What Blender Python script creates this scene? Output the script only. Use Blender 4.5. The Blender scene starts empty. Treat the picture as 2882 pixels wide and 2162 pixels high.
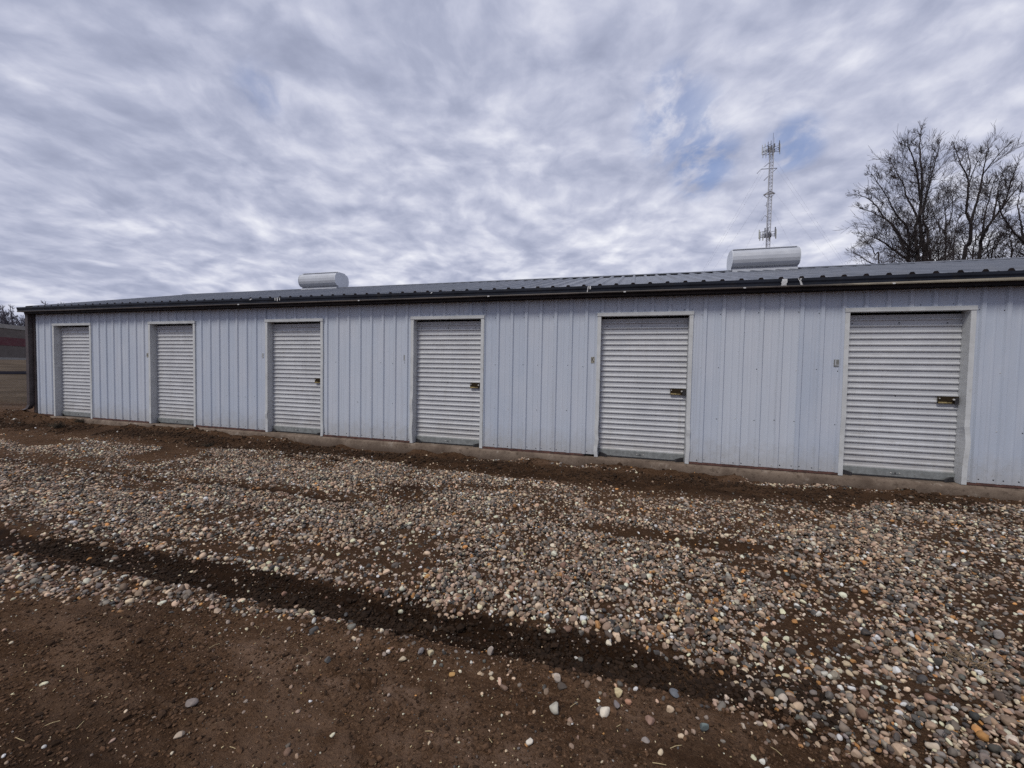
import bpy, math, random
import numpy as np
from mathutils import Vector, Matrix, Euler, noise as mnoise

D = bpy.data
sc = bpy.context.scene
COL = sc.collection
R = math.radians

# ------------------------------------------------------------------ camera
CAM = Vector((12.7082, -6.2105, 1.249))
YAW, PITCH, ROLL = -0.2828, -0.0375, 0.0181
fwd = Vector((math.sin(YAW) * math.cos(PITCH), math.cos(YAW) * math.cos(PITCH), math.sin(PITCH)))
rt = Vector((math.cos(YAW), -math.sin(YAW), 0))
up = rt.cross(fwd)
r2 = math.cos(ROLL) * rt + math.sin(ROLL) * up
u2 = -math.sin(ROLL) * rt + math.cos(ROLL) * up
cam = D.cameras.new('camera')
cam.sensor_width = 36.0
cam.lens = 1170.2654 / 2882 * 36.0
cam.clip_start = 0.05
cam.clip_end = 3000
co = D.objects.new('camera', cam)
COL.objects.link(co)
M = Matrix((r2, u2, -fwd)).transposed().to_4x4()
M.translation = CAM
co.matrix_world = M
sc.camera = co

# ------------------------------------------------------------------ exposure
sc.view_settings.view_transform = 'Standard'
sc.view_settings.look = 'None'
sc.view_settings.exposure = 0.0
sc.view_settings.gamma = 1.0
sc.view_settings.use_curve_mapping = False
try:
    sc.cycles.use_denoising = False
    sc.cycles.max_bounces = 6
    sc.cycles.diffuse_bounces = 3
    sc.cycles.glossy_bounces = 3
except Exception:
    pass

# ------------------------------------------------------------------ node helpers
class NT:
    def __init__(s, nt):
        s.nt = nt
    def n(s, t, **kw):
        nd = s.nt.nodes.new(t)
        for k, v in kw.items():
            setattr(nd, k, v)
        return nd
    def put(s, sock, v):
        if isinstance(v, bpy.types.NodeSocket):
            s.nt.links.new(v, sock)
        elif isinstance(v, bpy.types.Node):
            s.nt.links.new(v.outputs[0], sock)
        elif v is not None:
            if hasattr(sock.default_value, '__len__') and not hasattr(v, '__len__'):
                v = (v, v, v)
            if hasattr(sock.default_value, '__len__') and len(sock.default_value) == 4 and len(v) == 3:
                v = (*v, 1)
            sock.default_value = v
    def math(s, op, a, b=None, c=None, clamp=False):
        nd = s.n('ShaderNodeMath', operation=op, use_clamp=clamp)
        s.put(nd.inputs[0], a)
        if b is not None: s.put(nd.inputs[1], b)
        if c is not None: s.put(nd.inputs[2], c)
        return nd.outputs[0]
    def vmath(s, op, a, b=None):
        nd = s.n('ShaderNodeVectorMath', operation=op)
        s.put(nd.inputs[0], a)
        if b is not None: s.put(nd.inputs[1], b)
        return nd.outputs['Value'] if op in ('DOT_PRODUCT', 'LENGTH', 'DISTANCE') else nd.outputs[0]
    def mix(s, f, a, b, mode='MIX'):
        nd = s.n('ShaderNodeMix', data_type='RGBA', blend_type=mode)
        s.put(nd.inputs[0], f); s.put(nd.inputs[6], a); s.put(nd.inputs[7], b)
        return nd.outputs[2]
    def noise(s, vec, scale, detail=4, rough=0.55, dist=0.0):
        nd = s.n('ShaderNodeTexNoise')
        if vec is not None: s.put(nd.inputs['Vector'], vec)
        nd.inputs['Scale'].default_value = scale
        nd.inputs['Detail'].default_value = detail
        nd.inputs['Roughness'].default_value = rough
        nd.inputs['Distortion'].default_value = dist
        return nd.outputs[0]
    def rng(s, v, a, b, c=0.0, d=1.0, smooth=True):
        nd = s.n('ShaderNodeMapRange', interpolation_type='SMOOTHSTEP' if smooth else 'LINEAR')
        s.put(nd.inputs[0], v)
        for i, q in enumerate((a, b, c, d)): nd.inputs[i + 1].default_value = q
        return nd.outputs[0]
    def mapping(s, vec, loc=(0, 0, 0), rot=(0, 0, 0), scale=(1, 1, 1)):
        nd = s.n('ShaderNodeMapping')
        s.put(nd.inputs[0], vec)
        nd.inputs[1].default_value = loc; nd.inputs[2].default_value = rot; nd.inputs[3].default_value = scale
        return nd.outputs[0]
    def ramp(s, f, stops):
        nd = s.n('ShaderNodeValToRGB')
        el = nd.color_ramp.elements
        while len(el) < len(stops): el.new(0.5)
        for e, (p, c) in zip(el, stops):
            e.position = p; e.color = (*c, 1)
        s.put(nd.inputs[0], f)
        return nd.outputs[0]
    def bump(s, h, strength, dist, normal=None):
        nd = s.n('ShaderNodeBump')
        nd.inputs['Strength'].default_value = strength
        nd.inputs['Distance'].default_value = dist
        s.put(nd.inputs['Height'], h)
        if normal is not None: s.put(nd.inputs['Normal'], normal)
        return nd.outputs[0]
    def pos(s):
        return s.n('ShaderNodeNewGeometry').outputs['Position']
    def sep(s, v):
        nd = s.n('ShaderNodeSeparateXYZ'); s.put(nd.inputs[0], v)
        return nd.outputs
    def comb(s, x, y, z):
        nd = s.n('ShaderNodeCombineXYZ')
        for i, q in enumerate((x, y, z)): s.put(nd.inputs[i], q)
        return nd.outputs[0]

# ------------------------------------------------------------------ sky + sun
SUN_EL, SUN_AZ = R(54), R(200)          # azimuth clockwise from +Y: behind the camera, slightly to its left
w = D.worlds.new('World')
sc.world = w
w.use_nodes = True
t = NT(w.node_tree)
w.node_tree.nodes.clear()
out = t.n('ShaderNodeOutputWorld')
sky = t.n('ShaderNodeTexSky', sky_type='NISHITA')
sky.sun_disc = False
sky.sun_elevation = SUN_EL
sky.sun_rotation = SUN_AZ
bg_blue = t.n('ShaderNodeBackground')
skyc = t.mix(0.45, sky.outputs[0], (1.7, 2.6, 5.6))
t.put(bg_blue.inputs[0], skyc)
bg_blue.inputs[1].default_value = 0.12
gen = t.n('ShaderNodeTexCoord').outputs['Generated']
gen = t.vmath('NORMALIZE', gen)
xyz = t.sep(gen)
zz = t.math('MAXIMUM', xyz[2], 0.02)
den = t.math('ADD', zz, 0.20)
px = t.math('DIVIDE', xyz[0], den)
py = t.math('DIVIDE', xyz[1], den)
P = t.comb(px, py, 0.0)
Prot = t.mapping(P, rot=(0, 0, R(-16)))
def warped(vec, sc1, amp):
    wn_ = t.n('ShaderNodeTexNoise'); t.put(wn_.inputs['Vector'], vec); wn_.inputs['Scale'].default_value = sc1; wn_.inputs['Detail'].default_value = 2
    q = t.vmath('SUBTRACT', wn_.outputs['Color'], (0.5, 0.5, 0.5))
    k = t.n('ShaderNodeVectorMath', operation='SCALE'); t.put(k.inputs[0], q); k.inputs['Scale'].default_value = amp
    return t.vmath('ADD', vec, k.outputs[0])
Pw = warped(Prot, 2.0, 0.22)
Pw = warped(Pw, 9.0, 0.035)
big = t.noise(t.mapping(Pw, loc=(2.3, 8.2, 0), scale=(2.3, 2.4, 1)), 1.0, 3, 0.5)
roll = t.noise(t.mapping(Pw, loc=(3.1, 1.7, 0), scale=(6.4, 6.6, 1)), 1.0, 5, 0.52)
cell = t.n('ShaderNodeTexVoronoi', feature='SMOOTH_F1'); t.put(cell.inputs['Vector'], t.mapping(Pw, loc=(1.3, 7.7, 0), scale=(10.5, 8.0, 1)))
cell.inputs['Smoothness'].default_value = 0.9; cell.inputs['Scale'].default_value = 1.0
cellv = t.rng(cell.outputs['Distance'], 0.05, 0.75, 1.0, 0.0)
fine = t.noise(t.mapping(Pw, loc=(4.3, 2.7, 0), scale=(17.0, 13.0, 1)), 1.0, 6, 0.58)
cl = t.math('ADD', t.math('MULTIPLY', big, 0.47), t.math('MULTIPLY', roll, 0.56))
cl = t.math('ADD', cl, t.math('MULTIPLY', cellv, 0.085))
cl = t.math('ADD', cl, t.math('MULTIPLY', fine, 0.175))
low = t.rng(xyz[2], 0.10, 0.62, 1.0, 0.0)
brd = Vector((0.0, 1.0, 0.20)).normalized()
near_b = t.rng(t.vmath('DOT_PRODUCT', gen, tuple(brd)), 0.45, 0.98, 0.0, 1.0)
cl = t.math('ADD', cl, t.math('MULTIPLY', near_b, 0.075))
cl = t.math('ADD', cl, t.math('MULTIPLY', low, 0.06))
cl = t.math('ADD', cl, -0.030)
ccol = t.ramp(cl, [(0.49, (0.335, 0.366, 0.495)), (0.60, (0.41, 0.442, 0.580)), (0.70, (0.525, 0.552, 0.688)), (0.79, (0.665, 0.685, 0.80)), (0.92, (0.88, 0.89, 0.955))])
bg_cl = t.n('ShaderNodeBackground')
t.put(bg_cl.inputs[0], ccol)
bg_cl.inputs[1].default_value = 1.0
# gaps of blue where the deck breaks
def ddir(x, y):
    d = fwd + ((x - 1441) / 1170.2654) * r2 - ((y - 1081) / 1170.2654) * u2
    return tuple(d.normalized())
gap = None
for (gx, gy, c0, c1_, gk) in ((1905, 345, 0.9950, 0.9997, .7), (1975, 460, 0.9970, 0.9999, .9), (1895, 270, 0.9975, 0.9999, .6), (2235, 405, 0.9982, 0.9999, .8), (735, 255, 0.9985, 0.99999, .35), (2020, 430, 0.9985, 0.9999, .6)):
    g = t.math('MULTIPLY', t.rng(t.vmath('DOT_PRODUCT', gen, ddir(gx, gy)), c0, c1_, 0.0, 1.0), gk)
    gap = g if gap is None else t.math('MAXIMUM', gap, g)
brk = t.noise(t.mapping(Pw, loc=(5, 5, 0), scale=(11.0, 7.5, 1)), 1.0, 6, 0.6)
gap = t.math('MULTIPLY', gap, t.rng(brk, 0.64, 0.40, 0.0, 1.0))
gap = t.math('MULTIPLY', gap, 0.8)
mx = t.n('ShaderNodeMixShader')
t.put(mx.inputs[0], gap)
w.node_tree.links.new(bg_cl.outputs[0], mx.inputs[1])
w.node_tree.links.new(bg_blue.outputs[0], mx.inputs[2])
w.node_tree.links.new(mx.outputs[0], out.inputs[0])

sun = D.lights.new('sun', 'SUN')
sun.energy = 2.3
sun.angle = R(16)
sun.color = (1.0, 0.945, 0.85)
so = D.objects.new('sun', sun)
COL.objects.link(so)
sd = Vector((math.sin(SUN_AZ) * math.cos(SUN_EL), math.cos(SUN_AZ) * math.cos(SUN_EL), math.sin(SUN_EL)))
so.rotation_euler = (-sd).to_track_quat('-Z', 'Y').to_euler()
so.location = (5, -20, 30)

# ------------------------------------------------------------------ mesh helpers
class MB:
    def __init__(s):
        s.v = []; s.f = []; s.m = []
    def add(s, vs, fs, mi=0):
        b = len(s.v)
        s.v.extend(vs)
        for f in fs:
            s.f.append([b + i for i in f]); s.m.append(mi)
    def box(s, x0, x1, y0, y1, z0, z1, mi=0):
        s.add([(x0, y0, z0), (x1, y0, z0), (x1, y1, z0), (x0, y1, z0), (x0, y0, z1), (x1, y0, z1), (x1, y1, z1), (x0, y1, z1)],
              [(0, 3, 2, 1), (4, 5, 6, 7), (0, 1, 5, 4), (1, 2, 6, 5), (2, 3, 7, 6), (3, 0, 4, 7)], mi)
    def cbox(s, x0, x1, y0, y1, z0, z1, c=0.004, mi=0):
        """box with chamfered edges running along X and Z fronts (cheap bevel)"""
        prof = [(x0 + c, y0), (x1 - c, y0), (x1, y0 + c), (x1, y1 - c), (x1 - c, y1), (x0 + c, y1), (x0, y1 - c), (x0, y0 + c)]
        n = 8
        vs = []
        for z, ins in ((z0, c), (z0 + c, 0), (z1 - c, 0), (z1, c)):
            cx, cy = (x0 + x1) / 2, (y0 + y1) / 2
            for (x, y) in prof:
                if ins:
                    x = cx + (x - cx) * (1 - ins / max((x1 - x0) / 2, 1e-6)); y = cy + (y - cy) * (1 - min(.9, ins / max((y1 - y0) / 2, 1e-6)))
                vs.append((x, y, z))
        fs = [tuple(range(n - 1, -1, -1)), tuple(range(3 * n, 4 * n))]
        for k in range(3):
            for i in range(n):
                j = (i + 1) % n
                fs.append((k * n + i, k * n + j, (k + 1) * n + j, (k + 1) * n + i))
        s.add(vs, fs, mi)
    def extrude_x(s, prof, x0, x1, mi=0, cap=True, closed=True):
        """profile of (y, z), counter-clockwise when seen from +X"""
        n = len(prof)
        vs = [(x0, y, z) for y, z in prof] + [(x1, y, z) for y, z in prof]
        fs = []
        for i in range(n if closed else n - 1):
            j = (i + 1) % n
            fs.append((i, n + i, n + j, j))
        if cap and closed:
            fs.append(tuple(range(n))[::-1][::-1]); fs.append(tuple(range(2 * n - 1, n - 1, -1)))
        s.add(vs, fs, mi)
    def tube(s, pts, rad, sides=6, mi=0, cap=True):
        pts = [Vector(p) for p in pts]
        if not hasattr(rad, '__len__'): rad = [rad] * len(pts)
        base = len(s.v); ref = None
        for i, p in enumerate(pts):
            d = (pts[min(i + 1, len(pts) - 1)] - pts[max(i - 1, 0)])
            if d.length < 1e-9: d = Vector((0, 0, 1))
            d.normalize()
            if ref is None:
                ref = d.orthogonal().normalized()
            a = (ref - d * ref.dot(d))
            a = a.normalized() if a.length > 1e-6 else d.orthogonal().normalized()
            ref = a
            b = d.cross(a)
            for k in range(sides):
                an = 2 * math.pi * k / sides
                q = p + rad[i] * (math.cos(an) * a + math.sin(an) * b)
                s.v.append((q.x, q.y, q.z))
        for i in range(len(pts) - 1):
            for k in range(sides):
                k2 = (k + 1) % sides
                s.f.append([base + i * sides + k, base + i * sides + k2, base + (i + 1) * sides + k2, base + (i + 1) * sides + k]); s.m.append(mi)
        if cap:
            s.f.append([base + k for k in range(sides)][::-1]); s.m.append(mi)
            e = base + (len(pts) - 1) * sides
            s.f.append([e + k for k in range(sides)]); s.m.append(mi)
    def disc(s, c, n, r, sides=6, mi=0, h=0.004):
        n = Vector(n).normalized()
        s.tube([Vector(c), Vector(c) + n * h], r, sides, mi)
    def build(s, name, mats, parent=None, smooth=False):
        me = D.meshes.new(name)
        me.from_pydata(s.v, [], s.f)
        if not isinstance(mats, (list, tuple)): mats = [mats]
        for m in mats: me.materials.append(m)
        if len(mats) > 1:
            me.polygons.foreach_set('material_index', s.m)
        me.polygons.foreach_set('use_smooth', [smooth] * len(me.polygons))
        me.update()
        o = D.objects.new(name, me)
        COL.objects.link(o)
        if parent is not None: o.parent = parent
        return o

def big_mesh(name, V, F, mat, smooth=True, colors=None, attr='Col', parent=None):
    """V (n,3) float, F (m,k) int with one polygon size"""
    me = D.meshes.new(name)
    k = F.shape[1]
    me.vertices.add(len(V)); me.vertices.foreach_set('co', np.ascontiguousarray(V, np.float32).ravel())
    me.loops.add(F.size); me.loops.foreach_set('vertex_index', np.ascontiguousarray(F, np.int32).ravel())
    me.polygons.add(len(F)); me.polygons.foreach_set('loop_start', np.arange(0, F.size, k, dtype=np.int32))
    me.polygons.foreach_set('use_smooth', np.full(len(F), smooth))
    me.materials.append(mat)
    if colors is not None:
        a = me.color_attributes.new(attr, 'FLOAT_COLOR', 'POINT')
        a.data.foreach_set('color', np.ascontiguousarray(colors, np.float32).ravel())
    me.update(calc_edges=True)
    o = D.objects.new(name, me)
    COL.objects.link(o)
    if parent is not None: o.parent = parent
    return o

def tag(o, label=None, cat=None, group=None, kind=None):
    if label: o['label'] = label
    if cat: o['category'] = cat
    if group: o['group'] = group
    if kind: o['kind'] = kind
    return o

def empty(name, loc, label, cat, group=None):
    o = D.objects.new(name, None)
    COL.objects.link(o)
    o.location = loc
    o.empty_display_size = 0.2
    return tag(o, label, cat, group)

# ------------------------------------------------------------------ materials
def mat(name):
    m = D.materials.new(name)
    m.use_nodes = True
    nt = NT(m.node_tree)
    bs = m.node_tree.nodes['Principled BSDF']
    return m, nt, bs

def simple(name, col, rough=0.6, metal=0.0, var=0.12, scale=6.0, bumpd=0.0, spec=None, grime=None):
    m, t, b = mat(name)
    p = t.pos()
    n = t.noise(p, scale, 5, 0.6)
    dark = tuple(c * (1 - var) for c in col); lite = tuple(min(1, c * (1 + var)) for c in col)
    c = t.mix(t.rng(n, 0.3, 0.7), dark, lite)
    if grime:
        g = t.rng(t.noise(p, scale * 2.7, 6, 0.65), 0.52, 0.72, 0.0, grime[1])
        c = t.mix(g, c, grime[0])
    t.put(b.inputs['Base Color'], c)
    t.put(b.inputs['Roughness'], t.rng(t.noise(p, scale * 3, 3), 0.3, 0.7, max(0.05, rough - 0.08), min(1, rough + 0.08)))
    b.inputs['Metallic'].default_value = metal
    if spec is not None: b.inputs['Specular IOR Level'].default_value = spec
    if bumpd: t.put(b.inputs['Normal'], t.bump(t.noise(p, scale * 8, 4), 0.5, bumpd))
    return m

def make_wall_mat():
    m, t, b = mat('painted_wall_steel')
    p = t.pos(); xyz = t.sep(p)
    # panel to panel shade (each sheet covers four ribs) and chalking
    sheet = t.math('FLOOR', t.math('DIVIDE', t.math('ADD', xyz[0], 20.0), 0.9144))
    wn = t.n('ShaderNodeTexWhiteNoise', noise_dimensions='1D'); t.put(wn.inputs['W'], sheet)
    base = t.mix(wn.outputs[0], (0.400, 0.450, 0.542), (0.480, 0.520, 0.592))
    chalk = t.noise(t.mapping(p, scale=(3.0, 3.0, 0.9)), 1.0, 5, 0.6)
    base = t.mix(t.rng(chalk, 0.35, 0.72, 0.0, 0.55), base, (0.50, 0.525, 0.585))
    run = t.noise(t.mapping(p, scale=(22.0, 10.0, 0.55)), 1.0, 4, 0.6)
    base = t.mix(t.rng(run, 0.50, 0.74, 0.0, 0.45), base, (0.35, 0.375, 0.43))
    # splashed soil along the foot
    sp = t.noise(p, 9.0, 5, 0.65)
    ht = t.math('ADD', xyz[2], t.math('MULTIPLY', t.math('SUBTRACT', sp, 0.5), 0.55))
    base = t.mix(t.rng(ht, 0.42, -0.08, 0.0, 0.5), base, (0.30, 0.285, 0.255))
    sp2 = t.noise(p, 38.0, 4, 0.7)
    base = t.mix(t.math('MULTIPLY', t.rng(sp2, 0.58, 0.70), t.rng(ht, 0.38, 0.0, 0.0, 0.6)), base, (0.15, 0.115, 0.09))
    t.put(b.inputs['Base Color'], base)
    t.put(b.inputs['Roughness'], t.rng(chalk, 0.3, 0.7, 0.42, 0.62))
    b.inputs['Specular IOR Level'].default_value = 0.35
    oil = t.noise(t.mapping(p, scale=(3.2, 1, 1.0)), 1.0, 2, 0.5)
    n1 = t.bump(oil, 0.6, 0.018)
    t.put(b.inputs['Normal'], t.bump(t.noise(p, 260.0, 2), 0.12, 0.002, n1))
    return m

WALL = make_wall_mat()
TRIM = simple('trim_painted_steel', (0.50, 0.515, 0.525), 0.5, 0.0, 0.08, 5.0, grime=((0.30, 0.29, 0.26), 0.35))
def make_curtain_mat():
    m, t, b = mat('shutter_painted_steel')
    p = t.pos(); xyz = t.sep(p)
    n = t.noise(p, 3.0, 5, 0.6)
    c = t.mix(t.rng(n, .3, .7), (0.425, 0.437, 0.462), (0.485, 0.497, 0.522))
    c = t.mix(t.rng(t.noise(t.mapping(p, scale=(16, 8, 0.8)), 1.0, 4, .6), .5, .75, 0, .4), c, (0.36, 0.355, 0.35))
    c = t.mix(t.rng(t.noise(t.mapping(p, scale=(3, 3, 26)), 1.0, 4, .65), .58, .72, 0, .5), c, (0.33, 0.325, 0.32))
    h = t.math('ADD', xyz[2], t.math('MULTIPLY', t.math('SUBTRACT', t.noise(p, 7.0, 5, .65), .5), .6))
    c = t.mix(t.rng(h, .45, -.05, 0, .5), c, (0.27, 0.25, 0.225))
    t.put(b.inputs['Base Color'], c)
    t.put(b.inputs['Roughness'], t.rng(n, .3, .7, .38, .52))
    t.put(b.inputs['Normal'], t.bump(t.noise(t.mapping(p, scale=(2.5, 1, 9)), 1.0, 3), 0.35, 0.010))
    return m
CURT = make_curtain_mat()
BAR = simple('bottom_bar_zinc', (0.22, 0.235, 0.235), 0.5, 0.25, 0.2, 14.0, grime=((0.14, 0.12, 0.10), 0.6))
DARK = simple('dark_hardware', (0.028, 0.027, 0.03), 0.55, 0.2, 0.2, 30)
BRONZE = simple('dark_bronze_latch', (0.045, 0.032, 0.016), 0.38, 0.7, 0.25, 40)
BRASS = simple('worn_brass', (0.62, 0.50, 0.24), 0.28, 0.8, 0.15, 40)
ZINC = simple('bright_zinc', (0.62, 0.61, 0.58), 0.35, 0.4, 0.15, 40)
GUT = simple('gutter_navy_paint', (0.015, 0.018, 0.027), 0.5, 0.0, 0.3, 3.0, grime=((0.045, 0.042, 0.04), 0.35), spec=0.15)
def make_lip():
    m, t, b = mat('gutter_edge')
    p = t.pos(); x = t.sep(p)[0]
    n = t.noise(t.mapping(p, scale=(1.2, 5, 5)), 1.0, 5, 0.65)
    old = t.math('ADD', x, t.math('MULTIPLY', t.math('SUBTRACT', n, .5), 3.0))
    c = t.mix(t.rng(n, .35, .7), (0.030, 0.024, 0.024), (0.075, 0.058, 0.050))
    c = t.mix(t.rng(old, 14.2, 15.8), c, t.mix(t.rng(n, .3, .7), (0.17, 0.145, 0.11), (0.30, 0.27, 0.21)))
    t.put(b.inputs['Base Color'], c); b.inputs['Roughness'].default_value = .6
    return m
LIP = make_lip()
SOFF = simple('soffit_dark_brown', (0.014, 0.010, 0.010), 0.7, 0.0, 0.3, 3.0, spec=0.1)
BROWN = simple('downspout_brown', (0.052, 0.04, 0.04), 0.5, 0.0, 0.25, 6.0, grime=((0.11, 0.09, 0.08), 0.4))
PEEL = simple('peeled_bare_metal', (0.60, 0.61, 0.62), 0.45, 0.1, 0.2, 60)
WOOD = simple('sill_wood_redbrown', (0.085, 0.038, 0.03), 0.75, 0.0, 0.4, 12.0, grime=((0.06, 0.045, 0.04), 0.6))
VENT = simple('vent_white_steel', (0.46, 0.48, 0.52), 0.36, 0.1, 0.06, 3.0)
VENTE = simple('vent_end_steel', (0.63, 0.66, 0.70), 0.4, 0.05, 0.05, 3.0)
LETTER = simple('letter_black', (0.03, 0.03, 0.03), 0.5)
PLATE_T = simple('plaque_tan', (0.30, 0.285, 0.24), 0.55, 0, 0.2, 60)
PLATE_D = simple('plaque_grey', (0.17, 0.175, 0.17), 0.55, 0, 0.2, 60)
PLATE_P = simple('plaque_pale', (0.40, 0.42, 0.45), 0.55, 0, 0.15, 60)
SEAL = simple('old_sealant', (0.24, 0.21, 0.18), 0.8, 0, 0.35, 40)
BACKW = simple('back_wall_paint', (0.42, 0.45, 0.52), 0.55)

def make_roof_mat():
    m, t, b = mat('roof_slate_steel')
    p = t.pos()
    n = t.noise(t.mapping(p, scale=(2.0, 0.8, 0.8)), 1.0, 5, 0.6)
    c = t.mix(t.rng(n, 0.3, 0.7), (0.105, 0.118, 0.145), (0.15, 0.16, 0.185))
    n2 = t.noise(t.mapping(p, scale=(14, 3, 3)), 1.0, 5, 0.65)
    c = t.mix(t.rng(n2, 0.5, 0.75, 0, 0.4), c, (0.20, 0.20, 0.205))
    t.put(b.inputs['Base Color'], c)
    t.put(b.inputs['Roughness'], t.rng(n2, 0.3, 0.7, 0.34, 0.5))
    b.inputs['Metallic'].default_value = 0.15
    t.put(b.inputs['Normal'], t.bump(t.noise(t.mapping(p, scale=(3, 1, 1)), 1.0, 3), 0.3, 0.02))
    return m
ROOF = make_roof_mat()

def make_concrete():
    m, t, b = mat('stained_concrete')
    p = t.pos(); xyz = t.sep(p)
    n = t.noise(p, 3.0, 6, 0.65)
    c = t.mix(t.rng(n, 0.3, 0.7), (0.090, 0.063, 0.045), (0.190, 0.145, 0.110))
    n2 = t.noise(p, 16.0, 6, 0.7)
    c = t.mix(t.rng(n2, 0.50, 0.68, 0, 0.8), c, (0.055, 0.036, 0.024))
    n5 = t.noise(p, 6.0, 5, 0.7)
    c = t.mix(t.rng(n5, 0.60, 0.66, 0, 0.5), c, (0.27, 0.235, 0.20))
    h = t.math('ADD', xyz[2], t.math('MULTIPLY', t.math('SUBTRACT', n2, 0.5), 0.22))
    c = t.mix(t.rng(h, -0.10, -0.20, 0.0, 0.75), c, (0.075, 0.05, 0.036))
    t.put(b.inputs['Base Color'], c)
    b.inputs['Roughness'].default_value = 0.9
    t.put(b.inputs['Normal'], t.bump(t.noise(p, 70.0, 5, 0.7), 0.6, 0.006))
    return m
CONC = make_concrete()

def make_ground():
    m, t, b = mat('soil')
    p = t.pos()
    at = t.n('ShaderNodeVertexColor', layer_name='Col')
    cs = t.n('ShaderNodeSeparateColor'); t.put(cs.inputs[0], at.outputs[0])
    mud_dark, smear, far = cs.outputs[0], cs.outputs[1], cs.outputs[2]
    n1 = t.noise(p, 1.7, 6, 0.6)
    n2 = t.noise(p, 11.0, 6, 0.68)
    n3 = t.noise(p, 75.0, 5, 0.7)
    c = t.mix(t.rng(n1, 0.3, 0.7), (0.076, 0.0390, 0.0200), (0.126, 0.0725, 0.042))
    c = t.mix(t.rng(n2, 0.35, 0.68, 0, 0.75), c, (0.050, 0.0260, 0.0130))
    c = t.mix(t.rng(n3, 0.50, 0.68, 0, 0.75), c, (0.190, 0.118, 0.072))
    c = t.mix(t.rng(n3, 0.46, 0.32, 0, 0.70), c, (0.034, 0.0175, 0.0090))
    n6 = t.noise(p, 28.0, 5, 0.7)
    c = t.mix(t.rng(n6, 0.54, 0.70, 0, 0.5), c, (0.150, 0.092, 0.056))
    c = t.mix(t.rng(n6, 0.45, 0.30, 0, 0.55), c, (0.040, 0.0205, 0.0105))
    st = t.noise(t.mapping(p, rot=(0, 0, R(6)), scale=(1.1, 17.0, 3)), 1.0, 5, 0.65)
    c = t.mix(t.rng(st, 0.50, 0.70, 0, 0.55), c, (0.046, 0.0235, 0.0120))
    c = t.mix(t.rng(st, 0.42, 0.28, 0, 0.45), c, (0.155, 0.103, 0.070))
    pale = t.math('MULTIPLY', smear, t.rng(n2, 0.32, 0.6))
    c = t.mix(pale, c, (0.215, 0.138, 0.094))
    # scattered pale chaff and grit
    vo = t.n('ShaderNodeTexVoronoi', feature='F1'); t.put(vo.inputs['Vector'], p); vo.inputs['Scale'].default_value = 62.0
    dot = t.rng(vo.outputs['Distance'], 0.10, 0.16, 1.0, 0.0)
    sepc = t.n('ShaderNodeSeparateColor'); t.put(sepc.inputs[0], vo.outputs['Color'])
    pick = t.math('GREATER_THAN', sepc.outputs[0], 0.80)
    grit = t.mix(sepc.outputs[1], (0.30, 0.23, 0.13), (0.17, 0.14, 0.125))
    c = t.mix(t.math('MULTIPLY', t.math('MULTIPLY', dot, pick), t.rng(far, 0.0, 0.4, 1.0, 0.0)), c, grit)
    wet_dark_c = t.mix(t.rng(n2, 0.3, 0.7), (0.0135, 0.0064, 0.0030), (0.029, 0.0145, 0.0072))
    c = t.mix(mud_dark, c, wet_dark_c)
    # dry winter grass beyond the yard
    g1 = t.noise(p, 0.35, 6, 0.65)
    g2 = t.noise(t.mapping(p, scale=(2.2, 9, 5)), 1.0, 5, 0.7)
    gc = t.mix(t.rng(g1, 0.35, 0.65), (0.060, 0.043, 0.029), (0.112, 0.083, 0.058))
    gc = t.mix(t.rng(g2, 0.4, 0.7, 0, 0.6), gc, (0.042, 0.033, 0.022))
    c = t.mix(far, c, gc)
    t.put(b.inputs['Base Color'], c)
    t.put(b.inputs['Roughness'], t.math('SUBTRACT', t.rng(n2, 0.3, 0.7, 0.82, 0.97), t.math('MULTIPLY', mud_dark, 0.10)))
    b.inputs['Specular IOR Level'].default_value = 0.08
    hh = t.math('ADD', t.math('MULTIPLY', n3, 0.5), t.math('MULTIPLY', t.noise(p, 190.0, 4, 0.7), 0.28))
    hh = t.math('ADD', hh, t.math('MULTIPLY', n2, 1.0))
    hh = t.math('ADD', hh, t.math('MULTIPLY', t.noise(p, 34.0, 4, 0.7), 0.8))
    t.put(b.inputs['Normal'], t.bump(hh, 1.0, 0.030))
    return m
SOIL = make_ground()

def make_stone():
    m, t, b = mat('river_stone')
    p = t.pos()
    at = t.n('ShaderNodeVertexColor', layer_name='Col')
    n = t.noise(p, 90.0, 5, 0.65)
    n2 = t.noise(p, 28.0, 4, 0.6)
    c = t.mix(t.rng(n, 0.3, 0.72, 0.0, 0.45), at.outputs[0], (0.62, 0.58, 0.53), 'MULTIPLY')
    c = t.mix(t.rng(n2, 0.52, 0.75, 0.0, 0.45), c, (0.13, 0.092, 0.068))
    t.put(b.inputs['Base Color'], c)
    t.put(b.inputs['Roughness'], t.rng(n2, 0.3, 0.7, 0.62, 0.85))
    b.inputs['Specular IOR Level'].default_value = 0.35
    t.put(b.inputs['Normal'], t.bump(n, 0.35, 0.004))
    return m
STONE = make_stone()
STRAW = simple('dry_straw', (0.42, 0.33, 0.18), 0.7, 0, 0.3, 50)
BARK = simple('bark_dark', (0.026, 0.020, 0.021), 0.9, 0, 0.35, 5.0)
TWIG = simple('twig_dark', (0.036, 0.028, 0.029), 0.9, 0, 0.3, 4.0)
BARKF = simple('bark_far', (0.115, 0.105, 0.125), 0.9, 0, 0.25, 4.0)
WEED = simple('dead_weed', (0.22, 0.155, 0.09), 0.85, 0, 0.35, 30)
WEEDD = simple('dead_weed_dark', (0.062, 0.050, 0.034), 0.9, 0, 0.4, 30)
STEEL = simple('galvanised_mast', (0.50, 0.51, 0.53), 0.5, 0.4, 0.15, 2)
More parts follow.
